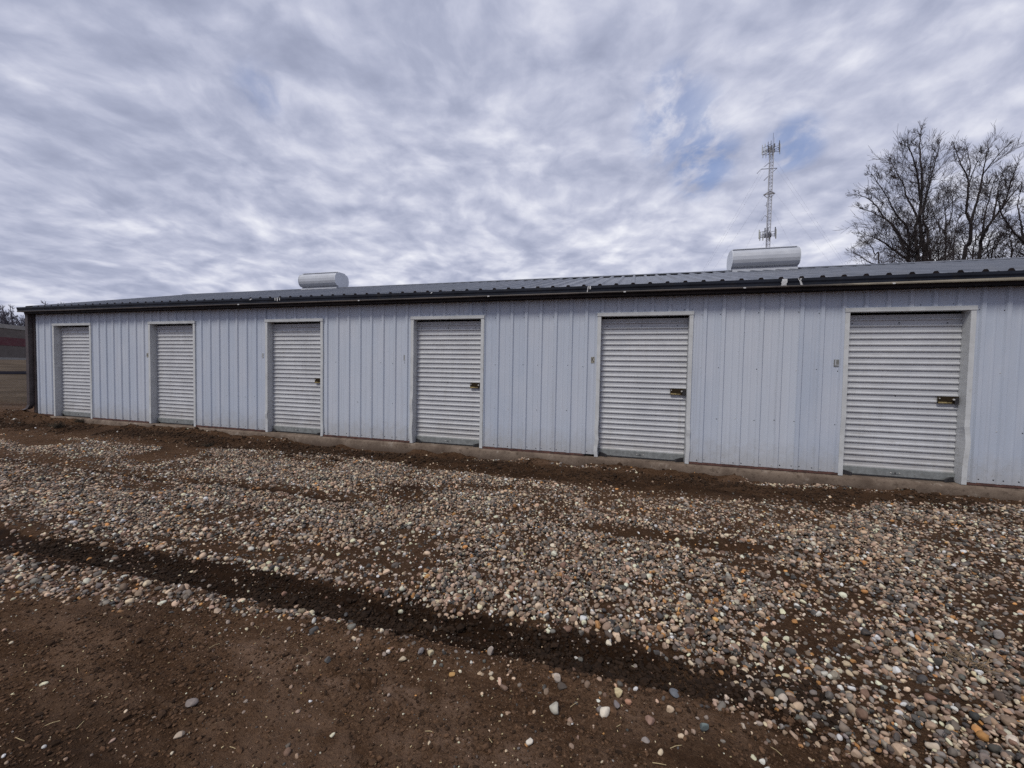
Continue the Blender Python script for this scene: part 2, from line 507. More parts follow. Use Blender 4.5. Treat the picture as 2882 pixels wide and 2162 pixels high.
ANTD = simple('antenna_dark', (0.12, 0.125, 0.15), 0.5, 0.2, 0.2, 4)
ANTL = simple('antenna_pale', (0.42, 0.44, 0.42), 0.5, 0.0, 0.2, 4)
WIRE = simple('guy_wire_steel', (0.24, 0.24, 0.28), 0.5, 0.3, 0.1, 2)
STOREW = simple('store_wall_taupe', (0.112, 0.093, 0.082), 0.85, 0, 0.12, 0.8)
STORER = simple('store_maroon_band', (0.082, 0.011, 0.018), 0.7, 0, 0.15, 0.6)
STOREC = simple('store_pale_coping', (0.26, 0.245, 0.225), 0.75, 0, 0.1, 0.6)
ASPH = simple('asphalt_dark', (0.016, 0.0155, 0.021), 0.95, 0, 0.3, 2.0, bumpd=0.01, spec=0.0)

# ------------------------------------------------------------------ numpy noise
rng = np.random.default_rng(7)
PERM = rng.permutation(4096)
PV = rng.random(4096)
def vnoise(x, y, seed=0):
    xi = np.floor(x).astype(np.int64); yi = np.floor(y).astype(np.int64)
    fx = x - xi; fy = y - yi
    fx = fx * fx * (3 - 2 * fx); fy = fy * fy * (3 - 2 * fy)
    def h(a, b): return PV[PERM[(PERM[(a + seed * 131) & 4095] + b) & 4095]]
    return (h(xi, yi) * (1 - fx) + h(xi + 1, yi) * fx) * (1 - fy) + (h(xi, yi + 1) * (1 - fx) + h(xi + 1, yi + 1) * fx) * fy
def fbm(x, y, o=4, seed=0, g=0.5):
    s = 0; a = 1; tot = 0
    for k in range(o):
        s = s + a * vnoise(x * 2 ** k, y * 2 ** k, seed + k); tot += a; a *= g
    return s / tot
def sstep(a, b, x):
    q = np.clip((x - a) / (b - a), 0, 1)
    return q * q * (3 - 2 * q)
def pdist(poly, x, y):
    """signed distance to a polygon, positive inside"""
    n = len(poly); d = np.full(x.shape, 1e9); ins = np.zeros(x.shape, bool)
    for i in range(n):
        ax, ay = poly[i]; bx, by = poly[(i + 1) % n]
        ex, ey = bx - ax, by - ay
        tt = np.clip(((x - ax) * ex + (y - ay) * ey) / (ex * ex + ey * ey + 1e-12), 0, 1)
        d = np.minimum(d, np.hypot(x - ax - tt * ex, y - ay - tt * ey))
        c = ((ay > y) != (by > y)) & (x < (bx - ax) * (y - ay) / (by - ay + 1e-12) + ax)
        ins ^= c
    return np.where(ins, d, -d)
def soft(poly, x, y, wd):
    return sstep(-wd, wd, pdist(poly, x, y))

# ---- where things lie on the yard (metres, wall plane at y = 0)
PG = dict(
 main=[(0.5, -2.53), (4.59, -2.28), (6.19, -1.91), (5.9, -0.84), (6.9, -0.62), (8.38, -0.63), (9.8, -0.78), (11.29, -0.86), (12.12, -1.39), (12.18, -1.87), (13.87, -2.06), (15.04, -0.95), (15.4, -0.50), (17.0, -0.25), (19.5, -0.3), (19.5, -6.2), (14.6, -6.2), (13.46, -4.41), (13.37, -4.33), (13.21, -4.34), (13.09, -4.2), (13.09, -4.05), (12.74, -3.92), (12.05, -3.99), (11.07, -3.98), (10.53, -3.93), (9.2, -3.97), (7.5, -4.02), (0.5, -3.95)],
 upleft=[(-1.5, -1.5), (1.1, -1.34), (2.36, -1.04), (4.02, -1.16), (5.9, -0.80), (6.19, -1.91), (4.59, -2.28), (0.5, -2.53), (-2, -2.6)],
 midright=[(11.29, -0.81), (12.51, -0.76), (13.55, -0.85), (14.8, -0.60), (15.3, -0.42), (15.04, -0.98), (13.87, -2.06), (12.18, -1.87)],
 band=[(4.0, -4.36), (8.17, -4.32), (8.98, -4.31), (9.59, -4.24), (10.2, -4.21), (10.73, -4.15), (11.15, -4.17), (11.68, -4.2), (11.64, -4.25), (11.2, -4.24), (10.62, -4.31), (10.14, -4.39), (9.66, -4.48), (9.45, -4.56), (8.99, -4.67), (4.0, -4.75)],
 t2=[(3.2, -2.40), (4.13, -2.41), (5.5, -2.35), (6.86, -2.36), (7.93, -2.3), (8.84, -2.34), (9.81, -2.34), (9.97, -2.55), (9.02, -2.51), (8.18, -2.5), (7.12, -2.53), (5.82, -2.53), (4.53, -2.58), (3.2, -2.6)],
 t3=[(12.23, -2.25), (12.81, -2.17), (13.38, -2.15), (14.04, -2.05), (13.95, -2.34), (13.34, -2.44), (12.8, -2.47), (12.3, -2.4)],
 rut=[(13.73, -3.86), (13.95, -3.84), (14.15, -3.86), (14.6, -3.88), (14.6, -3.97), (14.13, -3.94), (13.9, -3.94), (13.69, -3.94)],
 bare=[(13.56, -3.29), (13.94, -3.34), (13.95, -3.52), (13.72, -3.61), (13.49, -3.55)],
 thin=[(5.8, -3.72), (8.5, -3.73), (9.2, -3.72), (10.26, -3.76), (10.65, -3.85), (9.77, -3.92), (8.42, -4.02), (5.42, -4.01)],
 bare2=[(10.45, -3.37), (10.98, -3.27), (11.2, -3.45), (10.79, -3.64)],
 dark=[(9.79, -1.68), (10.25, -1.63), (10.35, -1.9), (10.03, -1.99)],
 t1=[(4.0, -4.00), (7.5, -4.02), (8.49, -4.04), (9.2, -3.99), (9.91, -3.97), (10.53, -3.95), (11.01, -3.99), (11.56, -3.98), (12.05, -4.01), (12.45, -3.97), (12.74, -3.96), (13.09, -4.06), (13.5, -4.27), (13.45, -4.31), (13.07, -4.17), (12.74, -4.13), (12.47, -4.14), (12.08, -4.15), (11.68, -4.2), (11.15, -4.18), (10.73, -4.16), (10.2, -4.21), (9.59, -4.24), (8.98, -4.30), (8.15, -4.31), (4.0, -4.34)],
 smear=[(10.5, -4.52), (11.3, -4.42), (11.95, -4.37), (12.05, -4.6), (11.55, -4.70), (11.0, -4.72)],
 smear2=[(11.7, -4.75), (12.4, -4.62), (12.5, -4.8), (11.9, -4.9)],
 smear3=[(12.55, -4.33), (13.0, -4.24), (13.1, -4.4), (12.6, -4.5)],
)
def jit(x, y, a, s, seed):
    return x + a * (fbm(x * s, y * s, 3, seed) - 0.5) * 2, y + a * (fbm(x * s, y * s, 3, seed + 9) - 0.5) * 2

def gravel_density(x, y):
    jx, jy = jit(x, y, 0.10, 3.0, 3)
    jx2, jy2 = jit(x, y, 0.035, 6.0, 21)
    d = soft(PG['main'], jx * .5 + jx2 * .5, jy * .5 + jy2 * .5, 0.055)
    patch = fbm(x * 1.1, y * 2.2, 4, 31)
    d *= 0.30 + 0.70 * sstep(0.37, 0.52, patch)
    d *= 1 - 0.45 * sstep(0.56, 0.68, fbm(x * 2.6, y * 4.5, 3, 37))
    left = sstep(9.5, 5.0, x)
    d *= 1 - 0.30 * left
    d *= 1 - 0.70 * left * sstep(0.58, 0.42, fbm(x * .9, y * 2.5, 3, 77))
    d *= 1 - 0.55 * soft(PG['thin'], jx, jy, 0.10)
    d *= 1 - 0.75 * soft(PG['bare'], jx, jy, 0.08)
    d *= 1 - 0.55 * soft(PG['bare2'], jx, jy, 0.08)
    d *= 1 - 0.80 * soft(PG['dark'], jx, jy, 0.10)
    d *= 1 - 0.50 * soft(PG['rut'], jx, jy, 0.05)
    d *= 1 - 0.93 * soft(PG['t2'], jx2, jy2, 0.045)
    d *= 1 - 0.82 * soft(PG['t3'], jx, jy, 0.11)
    d *= 1 - 0.985 * soft(PG['t1'], jx2, jy2, 0.035)
    d = np.maximum(d, 0.40 * soft(PG['upleft'], jx, jy, 0.15) * sstep(0.38, 0.56, patch))
    mr = soft(PG['midright'], jx, jy, 0.12) * (1 - 0.8 * soft(PG['t3'], jx, jy, 0.11))
    d = np.maximum(d, mr * (0.10 + 0.30 * sstep(0.45, 0.6, fbm(x * 1.6, y * 3, 3, 55)) + 0.2 * sstep(-1.25, -1.6, y)))
    bd = soft(PG['band'], jx2, jy2, 0.05)
    d = np.maximum(d, bd * (0.66 - 0.30 * sstep(10.6, 11.4, x)) * (0.45 + .55 * sstep(.35, .52, fbm(x * 2, y * 5, 3, 61))))
    # a little fine gravel at the foot of the wall
    d = np.maximum(d, 0.5 * sstep(0.10, 0.03, np.abs(y + 0.17)) * sstep(0.45, 0.6, fbm(x * 1.3, y * 4, 2, 91)) * (x > 9.5))
    d = np.maximum(d, 0.003 + 0.022 * sstep(.50, .68, fbm(x * 1.8, y * 1.8, 3, 231)) * sstep(-5.0, -4.4, y) + 0.006 * sstep(.55, .7, fbm(x * 1.2, y * 1.2, 3, 233)))
    # strays thrown across the tyre track edge
    d = np.maximum(d, 0.10 * sstep(0.14, 0.0, np.abs(y + 4.33 - 0.03 * np.sin(x * 3))) * (x > 10.5) * (x < 13.3))
    d = np.maximum(d, 0.06 * sstep(-0.35, 0.0, pdist(PG['main'], x, y)))
    d *= (y < -0.07) | (x < -0.9)
    return np.clip(d, 0, 1)

CLODX = rng.uniform(3.5, 15.5, 900); CLODY = rng.normal(-0.42, 0.16, 900)
def ground_h(x, y):
    z = np.full(x.shape, -0.24)
    f = fbm(x * 0.8, y * 0.8, 3, 5) - 0.5
    z = z + 0.05 * f
    # bank of soil pushed along the foundation
    bank = np.exp(-((y + 0.42 + 0.12 * (fbm(x * .7, y * 0, 2, 15) - .5)) / 0.20) ** 2) * sstep(3.0, 5.0, x) * sstep(16.0, 12.5, x)
    lump = fbm(x * 7, y * 7, 4, 41, 0.6)
    z = z + bank * (0.035 + 0.095 * (lump - 0.35)) + 0.07 * np.exp(-((y + 0.12) / 0.12) ** 2) * sstep(.42, .66, fbm(x * 1.6, y * 0, 3, 43)) * (0.6 + lump) * (x < 16)
    z = z + 0.05 * sstep(-0.7, -0.08, y) + 0.055 * sstep(6.2, 4.6, x) * sstep(-2.2, -0.2, y) + 0.05 * sstep(1.0, -0.6, x) * sstep(-0.5, -0.05, y) + 0.02 * sstep(14.0, 16.0, x) * sstep(-0.8, -.1, y)
    yy = np.abs(y + 4.10); on1 = sstep(3.0, 5.0, x) * sstep(13.4, 12.6, x)
    z = z - 0.040 * np.exp(-(yy / 0.105) ** 4) * on1 + 0.020 * np.exp(-((yy - 0.19) / 0.06) ** 2) * on1
    tread = np.where((np.mod(x * 1.0 + 0.6 * yy, 0.055) < 0.030), 1.0, 0.0)
    z = z + 0.016 * (tread - .5) * np.exp(-((yy - 0.075) / 0.05) ** 2) * sstep(10.8, 11.4, x) * sstep(13.6, 13.2, x)
    yy2 = np.abs(y + 2.40)
    on2 = np.maximum(sstep(3.0, 4.5, x) * sstep(10.3, 9.6, x), sstep(11.9, 12.4, x) * sstep(14.3, 13.8, x))
    z = z - 0.028 * np.exp(-(yy2 / 0.10) ** 4) * on2 + 0.012 * np.exp(-((yy2 - 0.18) / 0.06) ** 2) * on2
    # mud churned in the tracks and along the bank
    ch = np.exp(-(yy / 0.14) ** 4) * on1
    z = z + ch * 0.030 * (fbm(x * 16, y * 16, 3, 61, 0.6) - 0.5)
    # gravel windrow
    g = soft(PG['main'], x, y, 0.25)
    z = z + g * (0.018 + 0.05 * (fbm(x * 1.7, y * 1.7, 3, 51) - 0.5))
    z = z + 0.020 * (fbm(x * 6, y * 6, 3, 71) - 0.5) + 0.020 * (fbm(x * 24, y * 24, 3, 81, .65) - 0.5)
    rid = 1 - np.abs(2 * fbm(x * 8, y * 8, 4, 83, .6) - 1)
    z = z + 0.012 * (rid - .6) * (y < -4.2) * (x > 7) + 0.006 * np.sin(fbm(x * 2, y * 2, 2, 87) * 9 + y * 42) * sstep(-4.35, -4.5, y) * sstep(.5, .62, fbm(x * 1.1, y * 3, 3, 89))
    # heap of spoil under the downspout, churned clods beside it
    z = z + 0.10 * np.exp(-(((x + 1.15) / 0.55) ** 2 + ((y + 0.05) / 0.30) ** 2))
    z = z + 0.055 * np.exp(-(((x - 0.35) / 0.30) ** 2 + ((y + 0.62) / 0.16) ** 2)) + 0.05 * np.exp(-(((x - 1.25) / 0.25) ** 2 + ((y + 0.5) / 0.15) ** 2))
    z = z - 0.10 * sstep(-3, -6, x) * sstep(-9, -6.5, x) * sstep(-1, 1, y) * sstep(6, 4, y)
    # land climbing gently to the west
    dist = np.hypot(x - 12.7, y + 6.2)
    z = z + 1.22 * sstep(62, 120, dist) * (x < 0) + 0.25 * (fbm(x * .05, y * .05, 3, 99) - .5) * sstep(14, 30, dist)
    inside = (y > 0.15) & (y < 6.9) & (x > -0.5) & (x < 20.8)
    z = np.where(inside, -0.45, z)
    return z

def ground_tint(x, y):
    jx, jy = jit(x, y, 0.05, 5.0, 121)
    mud_dark = 0.97 * sstep(-0.065, -0.02, pdist(PG['t1'], jx, jy)) * (1 - 0.8 * sstep(12.3, 13.2, x) * sstep(.42, .6, fbm(x * 5, y * 7, 3, 241)))
    mud_dark = np.maximum(mud_dark, 0.85 * soft(PG['t2'], jx, jy, 0.06))
    mud_dark = np.maximum(mud_dark, 0.5 * soft(PG['t3'], jx, jy, 0.14))
    mud_dark = np.maximum(mud_dark, 0.8 * soft(PG['dark'], jx, jy, 0.10))
    mud_dark = np.maximum(mud_dark, 0.75 * soft(PG['rut'], jx, jy, 0.08))
    bank = np.exp(-((y + 0.62) / 0.22) ** 2) * sstep(2.0, 5.0, x) * sstep(17, 14, x)
    mud_dark = np.maximum(mud_dark, 0.5 * np.exp(-((y + 0.45) / 0.32) ** 2) * (x > -2))
    mud_dark = np.maximum(mud_dark, 0.75 * bank * sstep(0.38, 0.6, fbm(x * 3, y * 6, 3, 131)))
    dk = sstep(.55, .72, fbm(x * 1.4, y * 2.2, 4, 191)) * (y < -4.3)
    mud_dark = np.maximum(mud_dark, 0.38 * dk)
    for (cx, cy, ax, ay, s) in ((-1.15, -0.1, .6, .35, .6), (0.35, -0.62, .34, .2, .85), (1.25, -0.5, .3, .18, .85), (4.9, -1.2, .3, .2, .8), (-0.6, -0.75, .4, .14, .7), (10.6, -5.25, .5, .25, .75)):  # last spot: lens falloff in the near left corner, painted into the soil colour
        mud_dark = np.maximum(mud_dark, s * np.exp(-(((x - cx) / ax) ** 2 + ((y - cy) / ay) ** 2)))
    # soil colour set darker across the gravel area
    mud_dark = np.maximum(mud_dark, 0.30 * soft(PG['main'], jx, jy, 0.2))
    sm = np.maximum(soft(PG['smear'], jx, jy, 0.16) * sstep(0.42, 0.62, fbm(x * 4.5, y * 4.5, 4, 141)), 0.7 * soft(PG['smear2'], jx, jy, 0.12))
    sm = np.maximum(sm, 0.6 * soft(PG['smear3'], jx, jy, 0.12) * sstep(0.4, 0.6, fbm(x * 5, y * 5, 3, 151)))
    sm = np.maximum(sm, 0.42 * sstep(0.57, 0.68, fbm(x * 1.9, y * 2.4, 4, 161)) * (y < -4.3))
    sm = np.maximum(sm, 0.5 * sstep(0.55, 0.7, fbm(x * 1.2, y * 5, 4, 171)) * sstep(-1.4, -0.8, y) * (x > 11))
    far = sstep(-2.5, -7, x + 2.0 * (fbm(x * .5, y * .5, 3, 181) - .5))
    # dark churned rut and pale track across the verge
    v = np.exp(-((y - (1.9 + 0.10 * (x + 6))) / 0.35) ** 2) * (x < -2.2)
    mud_dark = np.maximum(mud_dark * (1 - far), 0.75 * v)
    far = far * (1 - v * .9)
    return np.stack([mud_dark, sm, far, np.ones_like(x)], -1)

def axis(segs):
    a = []
    for (s, e, st) in segs:
        a.extend(np.arange(s, e - 1e-6, st))
    return np.array(a)
def geo(start, end, st, k):
    r = [start]
    while abs(r[-1] - start) < abs(end - start):
        r.append(r[-1] + math.copysign(st, end - start)); st *= k
    return r
gx = np.concatenate([geo(-7.0, -900, 0.12, 1.10)[::-1][:-1], axis([(-7, 5, .06), (5, 9.6, .035), (9.6, 14.6, .0125), (14.6, 18, .035)]), geo(18, 900, 0.08, 1.12)])
gy = np.concatenate([geo(-5.8, -600, 0.05, 1.14)[::-1][:-1], axis([(-5.8, -3.6, .0125), (-3.6, 0.2, .022)]), geo(0.2, 900, 0.06, 1.10)])
X, Y = np.meshgrid(gx, gy)
Z = ground_h(X, Y)
V = np.stack([X, Y, Z], -1).reshape(-1, 3)
nx, ny = len(gx), len(gy)
I = np.arange(nx * ny).reshape(ny, nx)
F = np.stack([I[:-1, :-1], I[:-1, 1:], I[1:, 1:], I[1:, :-1]], -1).reshape(-1, 4)
gnd = big_mesh('ground', V, F, SOIL, True, ground_tint(X, Y).reshape(-1, 4))
tag(gnd, 'dark brown dirt yard with tyre tracks in front of the storage building', 'ground', kind='structure')

# dark asphalt drive across the verge on the left
rd = MB()
for k in range(61):
    q = -45 + 1.5 * k
    for wd_ in (-6.5, -3, 0, 3, 6.5):
        x = -44 + .39 * q - .92 * wd_; y = 18.5 + .92 * q + .39 * wd_
        rd.v.append((x, y, float(ground_h(np.array([x]), np.array([y]))[0]) + 0.05))
for k in range(60):
    for i in range(4):
        rd.f.append([5 * k + i, 5 * k + i + 1, 5 * k + i + 6, 5 * k + i + 5]); rd.m.append(0)
ro = rd.build('road', ASPH)
tag(ro, 'strip of dark asphalt drive beyond the left corner', 'road', kind='structure')

# ------------------------------------------------------------------ gravel
def ico(sub):
    import bmesh
    bm = bmesh.new(); bmesh.ops.create_icosphere(bm, subdivisions=sub, radius=1.0)
    v = np.array([q.co[:] for q in bm.verts]); f = np.array([[q.index for q in p.verts] for p in bm.faces])
    bm.free()
    return v, f
def stone_shape(v, r):
    v = v.copy()
    for _ in range(r.integers(4, 10)):               # worn facets
        n = r.normal(size=3); n /= np.linalg.norm(n); d = r.uniform(0.45, 0.85)
        s = v @ n
        v -= np.outer(np.maximum(s - d, 0) * r.uniform(0.7, 0.97), n)
    for _ in range(3):
        n = r.normal(size=3); n /= np.linalg.norm(n)
        v *= (1 + 0.10 * np.sin(2.2 * (v @ n) + r.uniform(0, 6)))[:, None]
    return v / np.abs(v).max()
PAL = np.array([(0.43, 0.335, 0.265), (0.33, 0.255, 0.205), (0.60, 0.51, 0.39), (0.25, 0.225, 0.205), (0.175, 0.172, 0.168), (0.055, 0.058, 0.062), (0.150, 0.098, 0.075), (0.42, 0.225, 0.085), (0.76, 0.69, 0.58), (0.090, 0.095, 0.092), (0.46, 0.33, 0.245), (0.215, 0.165, 0.130)])
PWT = np.array([.12, .11, .12, .11, .12, .12, .09, .03, .07, .10, .05, .09]); PWT = PWT / PWT.sum()
sr = np.random.default_rng(11)
LOD = []
for s, nvar in ((3, 14), (2, 16), (1, 14)):
    bv, bf = ico(s)
    LOD.append(([stone_shape(bv, sr) for _ in range(nvar)], bf))

def scatter(n, x0, x1, y0, y1, r):
    x = r.uniform(x0, x1, n); y = r.uniform(y0, y1, n)
    return x, y
gr = np.random.default_rng(23)
xs_, ys_, sz_ = [], [], []
def in_view(x, y, m=0.35):
    dx, dy = x - CAM.x, y - CAM.y
    f = dx * fwd.x + dy * fwd.y
    r = dx * r2.x + dy * r2.y
    return (f > 0.2) & (np.abs(r) < f * 1.2315 + 1.6)
def cast(rate, x0, x1, y0, y1, med, sig, mn, mxs, pw=1.0):
    n = int(rate * (x1 - x0) * (y1 - y0))
    x, y = scatter(n, x0, x1, y0, y1, gr)
    k = in_view(x, y)
    x, y = x[k], y[k]
    k = gr.random(len(x)) < gravel_density(x, y) ** pw
    x, y = x[k], y[k]
    xs_.append(x); ys_.append(y)
    sz_.append(np.clip(med * np.exp(gr.normal(0, sig, len(x))), mn, mxs))
cast(1900, -3.0, 18.2, -5.9, -0.02, 0.0145, 0.34, 0.007, 0.031)
cast(1500, -3.0, 18.2, -5.9, -0.02, 0.0085, 0.32, 0.004, 0.018, 0.8)
# grit on the bare soil close by
nfine = 9000
x, y = scatter(nfine, 8.8, 15.2, -5.9, -3.9, gr)
k = in_view(x, y) & (gravel_density(x, y) < 0.4)
k &= gr.random(nfine) < (0.25 + 0.75 * sstep(.42, .62, fbm(x * 2.2, y * 2.2, 3, 211)))
xs_.append(x[k]); ys_.append(y[k]); sz_.append(np.clip(0.0034 * np.exp(gr.normal(0, .45, k.sum())), .0015, .010))
gx_ = np.concatenate(xs_); gy_ = np.concatenate(ys_); gs_ = np.concatenate(sz_)
dens = gravel_density(gx_, gy_)
gz_ = ground_h(gx_, gy_)
N = len(gx_)
print('stones', N)
rank = gr.random(N)
flat = gr.uniform(0.50, 0.92, N); wid = gr.uniform(0.66, 0.95, N)
lift = gs_ * flat * gr.uniform(-0.15, 0.65, N) + sstep(0.5, 1.0, dens) * rank ** 2 * 0.026
cols = PAL[gr.choice(len(PAL), N, p=PWT)] * np.exp(gr.normal(0, .28, N))[:, None] * (1 + gr.normal(0, .02, (N, 3)))
cols = np.clip(cols * np.array((1.02, 0.945, 0.865)), 0.025, 0.66)
dust = (gr.random(N) ** 2.5 * 0.5)[:, None]
cols = cols * (1 - dust) + np.array((0.15, 0.098, 0.066)) * dust
dcam = np.hypot(gx_ - CAM.x, gy_ - CAM.y)
lod = np.where((dcam < 3.6) & (gs_ > 0.011), 0, np.where((dcam < 7.5) & (gs_ > 0.008), 1, 2))
yaw = gr.uniform(0, 2 * np.pi, N); tx = gr.normal(0, .28, N); ty = gr.normal(0, .28, N)
cy_, sy_ = np.cos(yaw), np.sin(yaw); cx_, sx_ = np.cos(tx), np.sin(tx); cb, sb = np.cos(ty), np.sin(ty)
Rz = np.zeros((N, 3, 3)); Rz[:, 0, 0] = cy_; Rz[:, 0, 1] = -sy_; Rz[:, 1, 0] = sy_; Rz[:, 1, 1] = cy_; Rz[:, 2, 2] = 1
Rx = np.zeros((N, 3, 3)); Rx[:, 0, 0] = 1; Rx[:, 1, 1] = cx_; Rx[:, 1, 2] = -sx_; Rx[:, 2, 1] = sx_; Rx[:, 2, 2] = cx_
Ry = np.zeros((N, 3, 3)); Ry[:, 1, 1] = 1; Ry[:, 0, 0] = cb; Ry[:, 0, 2] = sb; Ry[:, 2, 0] = -sb; Ry[:, 2, 2] = cb
RR = Ry @ Rx @ Rz
SC = np.stack([gs_, gs_ * wid, gs_ * flat], -1)
VV, FF, CC = [], [], []
base = 0
for L in range(3):
    shapes, bf = LOD[L]
    idx = np.where(lod == L)[0]
    var = gr.integers(0, len(shapes), len(idx))
    for vi, sh in enumerate(shapes):
        k = idx[var == vi]
        if not len(k): continue
        loc = sh[None] * SC[k][:, None, :]
        loc = np.einsum('nij,nvj->nvi', RR[k], loc)
        loc[:, :, 0] += gx_[k, None]; loc[:, :, 1] += gy_[k, None]; loc[:, :, 2] += (gz_[k] + lift[k])[:, None]
        nv = sh.shape[0]
        VV.append(loc.reshape(-1, 3))
        FF.append((bf[None] + (base + np.arange(len(k)) * nv)[:, None, None]).reshape(-1, 3))
        c4 = np.concatenate([cols[k], np.ones((len(k), 1))], 1)
        CC.append(np.repeat(c4, nv, 0))
        base += len(k) * nv
grav = big_mesh('gravel', np.concatenate(VV), np.concatenate(FF), STONE, True, np.concatenate(CC))
tag(grav, 'loose multicoloured river gravel spread over the dirt yard', 'gravel', kind='stuff')
del VV, FF, CC

# crumbs of soil along the bank and in the track
def crumbs():
    r = np.random.default_rng(77)
    n = 15000
    x = np.concatenate([r.uniform(2.5, 16.5, n), r.uniform(8.0, 13.6, 16000), r.uniform(-1.8, 2.0, 2200), r.uniform(8.6, 14.2, 38000)])
    y = np.concatenate([r.normal(-0.45, 0.17, n), r.normal(-4.09, 0.080, 16000), r.normal(-0.5, 0.22, 2200), r.uniform(-5.7, -4.2, 38000)])
    s = np.concatenate([np.exp(r.normal(math.log(.011), .5, n)), np.exp(r.normal(math.log(.0072), .45, 16000)), np.exp(r.normal(math.log(.011), .5, 2200)), np.exp(r.normal(math.log(.0048), .48, 38000))])
    keep = (y < -0.08) & in_view(x, y) & (r.random(len(x)) < sstep(.35, .6, fbm(x * 2, y * 3, 3, 301)) + .2)
    x, y, s = x[keep], y[keep], np.clip(s[keep], .003, .05)
    z = ground_h(x, y)
    VV, FF, CC = [], [], []; b = 0
    shapes, bf = LOD[2]
    for i in range(len(x)):
        sh = shapes[i % len(shapes)]
        a = r.uniform(0, 6.28); ca, sa = math.cos(a), math.sin(a)
        q = sh * np.array([s[i], s[i] * r.uniform(.6, 1), s[i] * r.uniform(.5, .9)])
        q = np.stack([q[:, 0] * ca - q[:, 1] * sa, q[:, 0] * sa + q[:, 1] * ca, q[:, 2]], -1) + np.array([x[i], y[i], z[i] + s[i] * .2])
        VV.append(q); FF.append(bf + b); b += len(q)
        f = r.uniform(.35, 1.75) if y[i] < -4.22 or y[i] > -3.0 else r.uniform(.20, .46)
        if y[i] > -1.2: f = r.uniform(.30, .85)
        CC.append(np.repeat([[.080 * f, .045 * f, .0255 * f, 1]], len(q), 0))
    m, t, bs = mat('soil_crumb')
    at = t.n('ShaderNodeVertexColor', layer_name='Col')
    t.put(bs.inputs['Base Color'], t.mix(t.rng(t.noise(t.pos(), 60, 4), .3, .7), t.mix(0.0, at.outputs[0], (0, 0, 0)), t.mix(1.0, at.outputs[0], (.6, .6, .6), 'MULTIPLY')))
    bs.inputs['Roughness'].default_value = 0.95
    bs.inputs['Specular IOR Level'].default_value = 0.2
    o = big_mesh('soil_crumbs', np.concatenate(VV), np.concatenate(FF), m, False, np.concatenate(CC))
    tag(o, 'dark crumbs of churned soil along the foundation and tyre track', 'soil', kind='stuff')
crumbs()

# bits of straw and chaff
def straw():
    r = random.Random(5)
    mb = MB()
    for i in range(420):
        x = r.uniform(9.3, 13.8); y = r.uniform(-5.6, -4.35)
        big = r.random() < 0.12
        L = r.uniform(.02, .055) if big else r.uniform(.003, .010)
        wd = 0.0012 if big else r.uniform(.0012, .003)
        a = r.uniform(0, 6.28)
        z = float(ground_h(np.array([x]), np.array([y]))[0]) + .004
        p0 = Vector((x, y, z)); d = Vector((math.cos(a), math.sin(a), r.uniform(-.1, .15)))
        mid = p0 + d * L * .5 + Vector((r.uniform(-.003, .003), r.uniform(-.003, .003), .002)) * (1 if big else .3)
        mb.tube([p0, mid, p0 + d * L], wd, 4)
    o = mb.build('straw', STRAW)
    tag(o, 'pale scraps of straw and chaff lying on the near dirt', 'straw', kind='stuff')
straw()

# ------------------------------------------------------------------ loose stones one can point at
def onground(px_, py_, z=-0.24):
    d = fwd + ((px_ - 1441) / 1170.2654) * r2 - ((py_ - 1081) / 1170.2654) * u2
    k = (z - CAM.z) / d.z
    p = CAM + d * k
    for _ in range(3):
        zz_ = float(ground_h(np.array([p.x]), np.array([p.y]))[0])
        k = (zz_ - CAM.z) / d.z; p = CAM + d * k
    return p
LOOSE = [  # x, y in the photo only to look up the spot on the soil; size m; colour; label
 (1380, 1843, .054, (.40, .35, .31), 'large pale speckled stone with a dark chipped foot beside the tyre track', 1.0),
 (1133, 1861, .046, (.46, .38, .27), 'rounded tan stone, biggest of the small cluster below the tyre track', .75),
 (1094, 1841, .031, (.66, .60, .54), 'small white stone left of the tan cluster on the dirt', .9),
 (1185, 1841, .048, (.19, .175, .175), 'dark grey angular stone above the pale flat one near the cluster', .75),
 (1273, 1902, .038, (.46, .27, .10), 'orange oval pebble alone on the brown dirt', .7),
 (1568, 1920, .050, (.46, .40, .34), 'pale beige pyramid shaped stone on the dirt below the tyre track', .95),
 (1740, 1958, .056, (.60, .50, .30), 'cream yellow elongated stone next to the orange pink wedge', .75),
 (1769, 1980, .042, (.42, .23, .15), 'orange pink wedge shaped stone beside the cream yellow one', .8),
 (1701, 2012, .056, (.66, .60, .50), 'big smooth white stone, tapered to the right, on bare dirt', .75),
 (1562, 2004, .056, (.42, .40, .34), 'pale grey broken stone with faceted right end', .75),
 (1828, 2035, .044, (.27, .17, .13), 'rough pinkish brown speckled stone in the near dirt', .85),
 (1980, 2062, .055, (.15, .19, .19), 'blue green grey upright stone near the gravel edge', 1.0),
 (1492, 2092, .036, (.62, .57, .49), 'small egg shaped off white stone close to the camera', .7),
 (1900, 1957, .060, (.13, .14, .155), 'flat leaf shaped slate stone by the end of the tyre track', .45),
 (540, 1984, .058, (.20, .17, .155), 'long flat grey brown stone alone on the left dirt', .5),
 (504, 2076, .042, (.38, .31, .24), 'tan flat pebble nearest the lower left corner', .55),
 (1736, 1990, .038, (.17, .15, .15), 'dark purplish grey pebble just above the big smooth white stone', .8),
]
lr = np.random.default_rng(101)
bv3, bf3 = ico(4)
